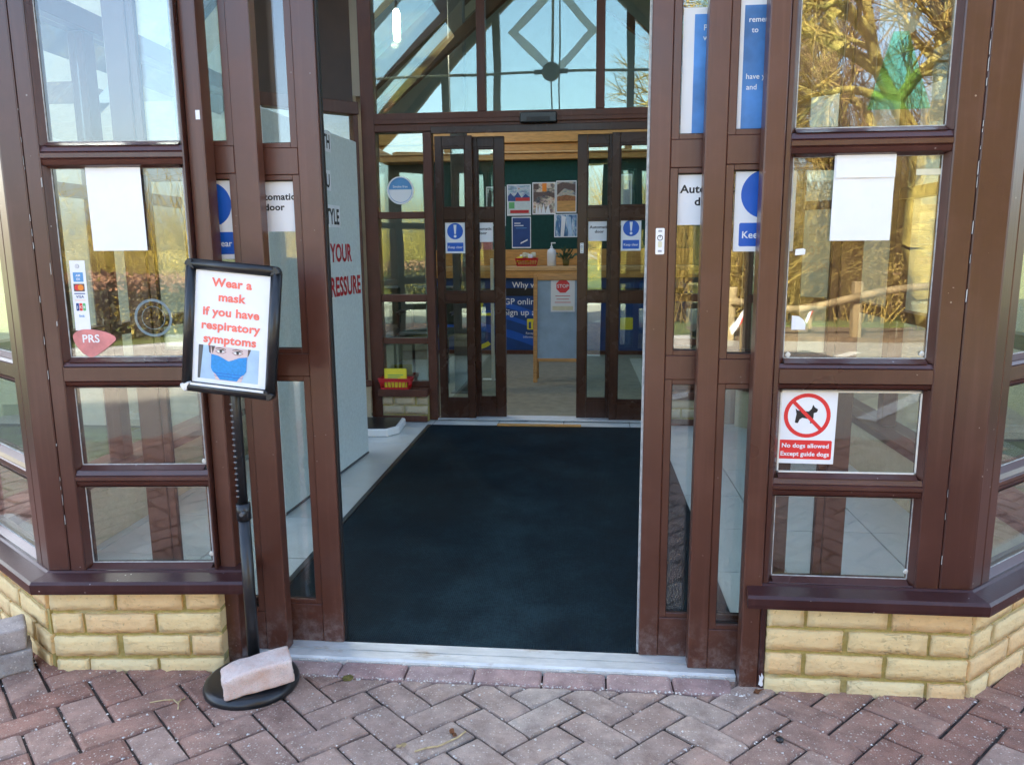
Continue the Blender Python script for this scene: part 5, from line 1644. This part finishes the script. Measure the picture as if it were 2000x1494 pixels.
for p, q in zip(pts, pts[1:]):
    mb.tube((p[0], p[1], onpave(*p) + .004), (q[0], q[1], onpave(*q) + .004), .0018, n=5)
tag(mb.build('dry_stem', 'straw'), 'curved dry stem on the paving left of the sign base', 'twig')
mb = MB(); bmesh.ops.create_icosphere(mb.bm, subdivisions=3, radius=.016)
for v in mb.bm.verts:
    v.co.z = max(0, v.co.z) * .45; v.co += mnoise.noise_vector(v.co * 150) * .004
tag(mb.build('moss_tuft', 'moss', None, frame(-.655, 1.900, .004)), 'brownish moss tuft in the joint before the threshold', 'moss')
mb = MB(); bmesh.ops.create_icosphere(mb.bm, subdivisions=2, radius=.010)
for v in mb.bm.verts: v.co.z *= .7
tag(mb.build('black_pebble', 'rub', None, frame(.468, 1.702, onpave(0, 1.70) + .006)), 'small black pebble on the paving at the lower right', 'pebble')
# moss line along the foot of the right wall
rg = np.random.default_rng(3)
def scatter(name, n, fn, rmin, rmax, mat):
    verts, faces = [], []
    base = np.array([(1, 0, 0), (-.5, .87, 0), (-.5, -.87, 0), (0, 0, 1), (0, 0, -.4)])
    F = [(0, 1, 3), (1, 2, 3), (2, 0, 3), (1, 0, 4), (2, 1, 4), (0, 2, 4)]
    for i in range(n):
        x, y, z = fn()
        r = rmin + (rmax - rmin) * rg.random() ** 3
        a = rg.random() * 6.28
        rot = np.array([[math.cos(a), -math.sin(a), 0], [math.sin(a), math.cos(a), 0], [0, 0, .7]])
        v = (base * (0.6 + .8 * rg.random((5, 1)))) @ rot.T * r + np.array([x, y, z])
        k = len(verts)
        verts += [tuple(p) for p in v]
        faces += [tuple(q + k for q in f) for f in F]
    me = bpy.data.meshes.new(name); me.from_pydata(verts, [], faces); me.materials.append(M[mat])
    return tag(link(name, me), kind='stuff')
def pick():
    q = rg.random()
    if q < .30:                                     # swept against the threshold and edging
        x = -0.9 + 1.35 * rg.random(); y = rg.choice([1.986, 1.906]) + rg.normal() * .006
        return x, min(y, 1.989), (0.006 if y > 1.95 else GS * (1.95 - y) + .002)
    if q < .75:                                     # caught in the joints
        k = rg.integers(len(bays)); kind, u, v, x, y = bays[k]
        while not in_view(x, y) or (y > EDGE and -.9 < x < .45):
            k = rg.integers(len(bays)); kind, u, v, x, y = bays[k]
        t_ = rg.random() * 2
        x, y = l2w(u + t_, v) if kind == 'h' else l2w(u, v + t_)
        y += 1.95
        return x, min(y, 1.985), GS * (1.95 - y) - .001
    x = -1.6 + 3.0 * rg.random(); y = 1.40 + .50 * rg.random()
    return x, y, GS * (1.95 - y) + .001
scatter('pale_grit', 2300, pick, .0011, .0052, 'grit')

# ================================================================== what the glass reflects: trees, hedge, fence
def tube_mesh(name, segs, mats, n_thick=6):
    """segs: (p0, p1, r0, r1, mat) -> one mesh, vectorised per side count"""
    V, F, MI = [], [], []
    base = 0
    for sides, sel in ((n_thick, [s for s in segs if s[2] > .02]), (3, [s for s in segs if s[2] <= .02])):
        if not sel: continue
        p0 = np.array([s[0] for s in sel]); p1 = np.array([s[1] for s in sel])
        r0 = np.array([s[2] for s in sel])[:, None, None]; r1 = np.array([s[3] for s in sel])[:, None, None]
        d = p1 - p0; d /= np.linalg.norm(d, axis=1, keepdims=True) + 1e-9
        ref = np.where(np.abs(d[:, 2:3]) > .9, np.array([[1., 0, 0]]), np.array([[0, 0, 1.]]))
        u = np.cross(d, ref); u /= np.linalg.norm(u, axis=1, keepdims=True); w = np.cross(d, u)
        t = np.arange(sides) * 2 * np.pi / sides
        circ = np.cos(t)[None, :, None] * u[:, None, :] + np.sin(t)[None, :, None] * w[:, None, :]
        A = p0[:, None, :] + circ * r0; B = p1[:, None, :] + circ * r1
        V.append(np.concatenate([A, B], axis=1).reshape(-1, 3))
        k = np.arange(len(sel))[:, None] * 2 * sides + base
        i = np.arange(sides)[None, :]; j = (i + 1) % sides
        q = np.stack([k + i, k + j, k + sides + j, k + sides + i], axis=-1).reshape(-1, 4)
        F.append(q)
        MI.append(np.repeat(np.array([s[4] for s in sel]), sides))
        base += len(sel) * 2 * sides
    V = np.concatenate(V); F = np.concatenate(F); MI = np.concatenate(MI)
    me = bpy.data.meshes.new(name)
    me.vertices.add(len(V)); me.vertices.foreach_set('co', V.ravel())
    me.loops.add(F.size); me.loops.foreach_set('vertex_index', F.ravel().astype(np.int32))
    me.polygons.add(len(F)); me.polygons.foreach_set('loop_start', (np.arange(len(F)) * 4).astype(np.int32))
    me.polygons.foreach_set('loop_total', np.full(len(F), 4, dtype=np.int32))
    me.polygons.foreach_set('material_index', MI.astype(np.int32))
    me.polygons.foreach_set('use_smooth', np.ones(len(F), dtype=bool))
    me.update(calc_edges=True)
    for m_ in mats: me.materials.append(M[m_])
    return me

def grow(seed, height, r0, lean=(0, 0), levels=5, kids=(3, 4, 4, 4, 3), spread=.75, droop=0.0, shrink=.68, wig=.12):
    rnd = random.Random(seed)
    trunk, crown = [], []
    def branch(p, d, L, r, lev):
        n = 5 if lev < 3 else 3
        pts = [p]
        for i in range(n):
            d = (d + Vector((rnd.gauss(0, wig), rnd.gauss(0, wig), rnd.gauss(0, wig) - droop * (lev / levels) * .5 + (.05 if lev == 1 else 0)))).normalized()
            q = pts[-1] + d * (L / n)
            a, b = r * (1 - .55 * i / n), r * (1 - .55 * (i + 1) / n)
            (trunk if lev == 0 else crown).append((tuple(pts[-1]), tuple(q), a, b, 0 if r > .02 else 1))
            pts.append(q)
        if lev >= levels: return
        k = kids[min(lev, len(kids) - 1)]
        for c in range(k):
            i = rnd.randint(2 if lev == 0 else 1, n)
            dd = (pts[min(i, n)] - pts[max(0, i - 1)]).normalized()
            s = dd.orthogonal().normalized()
            s.rotate(Matrix.Rotation(rnd.uniform(0, 6.283), 3, dd))
            nd = (dd + s * rnd.uniform(.45, 1.1) * spread).normalized()
            branch(pts[i], nd, L * shrink * rnd.uniform(.75, 1.15), r * (.62 if lev == 0 else .55) * rnd.uniform(.8, 1.05), lev + 1)
        if lev > 0:
            branch(pts[-1], d, L * shrink, r * .45, lev + 1)
    branch(Vector((0, 0, -.1)), Vector((lean[0], lean[1], 1)).normalized(), height * .42, r0, 0)
    return trunk, crown

def make_tree(name, label, mtx, seed, twig, group=None, **kw):
    tr, cr = grow(seed, **kw)
    t = thing(name, label, 'tree', mtx, group)
    link('trunk', tube_mesh('trunk', tr, ['bark', twig]), t)
    link('crown', tube_mesh('crown', cr, ['bark', twig], 5), t)
    return t
def copy_tree(src, label, mtx):
    c = src.copy(); C.objects.link(c); c.matrix_world = mtx; c['label'] = label
    for ch in src.children:
        d = ch.copy(); C.objects.link(d); d.parent = c
    return c
K = (4, 5, 5, 5, 4)
tA = make_tree('bare_tree', 'large mossy bare tree reflected in the right window, leaning trunk', frame(4.2, -5.4, FARZ), 3, 'twig', None, height=7.5, r0=.26, lean=(-.42, .05), levels=5, kids=K, spread=.85, shrink=.66)
tB = make_tree('bare_tree', 'bare brown tree standing behind the mossy leaning one', frame(6.4, -7.6, FARZ), 11, 'twig2', None, height=8.5, r0=.20, lean=(.08, 0), levels=5, kids=K, spread=.8, shrink=.66)
tC = make_tree('willow_tree', 'low golden willow beyond the hedge reflected in the left window', frame(-5.2, -7.4, FARZ), 21, 'willow', None, height=1.35, r0=.06, lean=(.1, 0), levels=5, kids=(6, 6, 5, 5, 4), spread=.9, droop=.5, shrink=.72)
spots = [(tA, 8.2, -6.6, 100, .95, 'mossy bare tree farther right behind the timber fence'), (tB, 2.6, -9.5, 60, .40, 'slim bare brown tree behind the timber fence, nearest the doors'),
         (tB, 10.5, -9.0, 210, 1.1, 'tall bare brown tree at the far right of the verge'), (tB, 4.8, -10.5, 150, 1.0, 'bare brown tree deep in the field behind the mossy tree'),
         (tC, -3.1, -8.3, 80, .92, 'small golden willow beyond the hedge, nearest the doors'), (tC, -7.6, -8.0, 190, 1.0, 'golden willow beyond the hedge, next along to the left'),
         (tC, -10.4, -9.6, 300, 1.25, 'taller golden willow at the far left of the field'), (tC, -1.3, -11.5, 20, .8, 'small golden willow far out in the field'),
         (tB, -16, -16, 20, .28, 'distant bare tree at the far left of the field'), (tB, -9, -22, 120, .30, 'distant bare tree behind the golden willows'), (tB, 0.5, -24, 250, .42, 'distant low bare tree straight out from the doors')]
for src, x, y, a, s, lab in spots:
    copy_tree(src, lab, frame(x, y, FARZ, a) @ Matrix.Scale(s, 4))
# undergrowth under the right trees
mbv, mbf = [], []
def leafcloud(name, n, fn, size, mat, kind, parent=None):
    P = np.array([fn() for _ in range(n)])
    a = rg.random((n, 3)) - .5; a /= np.linalg.norm(a, axis=1, keepdims=True)
    b = rg.random((n, 3)) - .5; b -= (b * a).sum(1, keepdims=True) * a; b /= np.linalg.norm(b, axis=1, keepdims=True)
    s = size * (.6 + .8 * rg.random((n, 1)))
    V = np.stack([P - a * s, P + b * s * .55, P + a * s, P - b * s * .55], axis=1).reshape(-1, 3)
    me = bpy.data.meshes.new(name)
    me.from_pydata([tuple(v) for v in V], [], [(4 * i, 4 * i + 1, 4 * i + 2, 4 * i + 3) for i in range(n)])
    me.materials.append(M[mat])
    o = link(name, me, parent)
    if kind: tag(o, kind=kind)
    return o
def thicket(name, n, fx, fy, fh, mat, r=.009, lean=.35):
    segs = []
    for i in range(n):
        x = fx(); y = fy(); h = fh(x) * (.45 + .6 * rg.random())
        p = np.array([x, y, FARZ]); d = np.array([rg.normal() * lean, rg.normal() * lean, 1.0])
        m_ = 4
        for k in range(m_):
            d = d + rg.normal(size=3) * .22; d[2] = max(.2, d[2]); d /= np.linalg.norm(d)
            q = p + d * h / m_
            segs.append((tuple(p), tuple(q), r * (1 - .2 * k), r * (.8 - .2 * k) + .0008, 0))
            if rg.random() < .8:
                dd = d + rg.normal(size=3) * .7; dd /= np.linalg.norm(dd)
                segs.append((tuple(q), tuple(q + dd * h * .2), r * .5, r * .2, 0))
            p = q
    return tag(link(name, tube_mesh(name, segs, [mat])), kind='stuff')
thicket('golden_scrub', 8500, lambda: 1.0 + 13 * rg.random() ** 1.2, lambda: -6.0 - 4.5 * rg.random(), lambda x: 2.5 + .8 * math.sin(x * 1.3) + .5 * math.sin(x * 3.1), 'twig')
thicket('brown_scrub', 3200, lambda: 4.6 + 10 * rg.random(), lambda: -8.6 - 4.0 * rg.random(), lambda x: 4.8 + 1.0 * math.sin(x * .9 + 1), 'twig2', .012)
thicket('willow_scrub', 6500, lambda: -15 + 14.6 * rg.random(), lambda: -6.3 - 2.6 * rg.random(), lambda x: 1.75 + .35 * math.sin(x * 1.1) + .2 * math.sin(x * 2.9), 'willow', .008, .45)
def under():
    x = 1.4 + 11 * rg.random(); y = -6.0 - 3.2 * rg.random()
    h = (0.8 + .6 * math.sin(x * 1.7) + .4 * math.sin(x * 4.1 + 1)) * 1.1
    return x, y, FARZ + max(.1, h) * rg.random() ** .8
leafcloud('undergrowth', 26000, under, .022, 'twig2', 'stuff')
hd = thing('beech_hedge', 'clipped hedge with shaded face and sunlit copper top in its leaf colours, reflected in the left window', 'hedge', frame(0, 0))
def hin(): return -14 + 13.4 * rg.random(), -5.0 + .75 * rg.random() ** 1, FARZ + .16 + .56 * rg.random()
def htop(): return -14 + 13.4 * rg.random(), -5.02 + .80 * rg.random(), FARZ + .66 + .16 * rg.random() ** 1.5
leafcloud('foliage', 22000, hin, .032, 'hedge', None, hd)
leafcloud('sunlit_top_leaves', 9000, htop, .030, 'hedge_sunlit', None, hd)
sg_ = []
for k in range(70):
    x = -14 + 13.4 * k / 70 + rg.normal() * .03
    p = (x, -4.6, FARZ + .05)
    sg_.append((p, (x + rg.normal() * .05, -4.6, FARZ + .45), .022, .012, 0))
link('stems', tube_mesh('stems', sg_, ['bark', 'twig']), hd)
# timber knee rail with little warning markers
fn_ = thing('timber_fence', 'low weathered timber rail fence reflected in the right window', 'fence', frame(1.6, -4.6, FARZ, -4))
for k in range(7):
    MB().box(k * 1.4 - .045, k * 1.4 + .045, -.045, .045, -.1, .62, .008).build('fence_post', 'rail', fn_)
for z in (.46,):
    for k in range(6):
        mb = MB()
        for q in range(6):
            f0, f1 = q / 6, (q + 1) / 6
            s0, s1 = (.10 * math.sin(math.pi * f) * (1 if k % 2 else -1.2) for f in (f0, f1))
            mb.tube((k * 1.4 + 1.4 * f0, .075, z + s0), (k * 1.4 + 1.4 * f1, .075, z + s1), .042, .040, 8)
        mb.build('rail', 'rail', fn_)
def marker(label, x, y, s):
    t = thing('warning_marker', label, 'marker', frame(x, y, FARZ) @ Matrix.Rotation(math.pi, 4, 'Z'))
    MB().box(-.02, .02, -.005, .015, -.05, .30 * s).build('stake', 'rail', t)
    MB().prism([(-.075 * s, .46 * s), (.075 * s, .20 * s), (.085 * s, .26 * s), (-.035 * s, .50 * s)], -.012, -.006).build('white_blade', 'white', t)
    MB().prism([(-.062 * s, .44 * s), (.035 * s, .27 * s), (-.032 * s, .475 * s)], -.0135, -.0125).build('red_blade', 'red', t)
marker('red and white reflective marker before the rail fence', 1.45, -3.2, 1.1)
marker('small red and white reflective marker beyond the rail fence', 2.6, -5.0, .7)
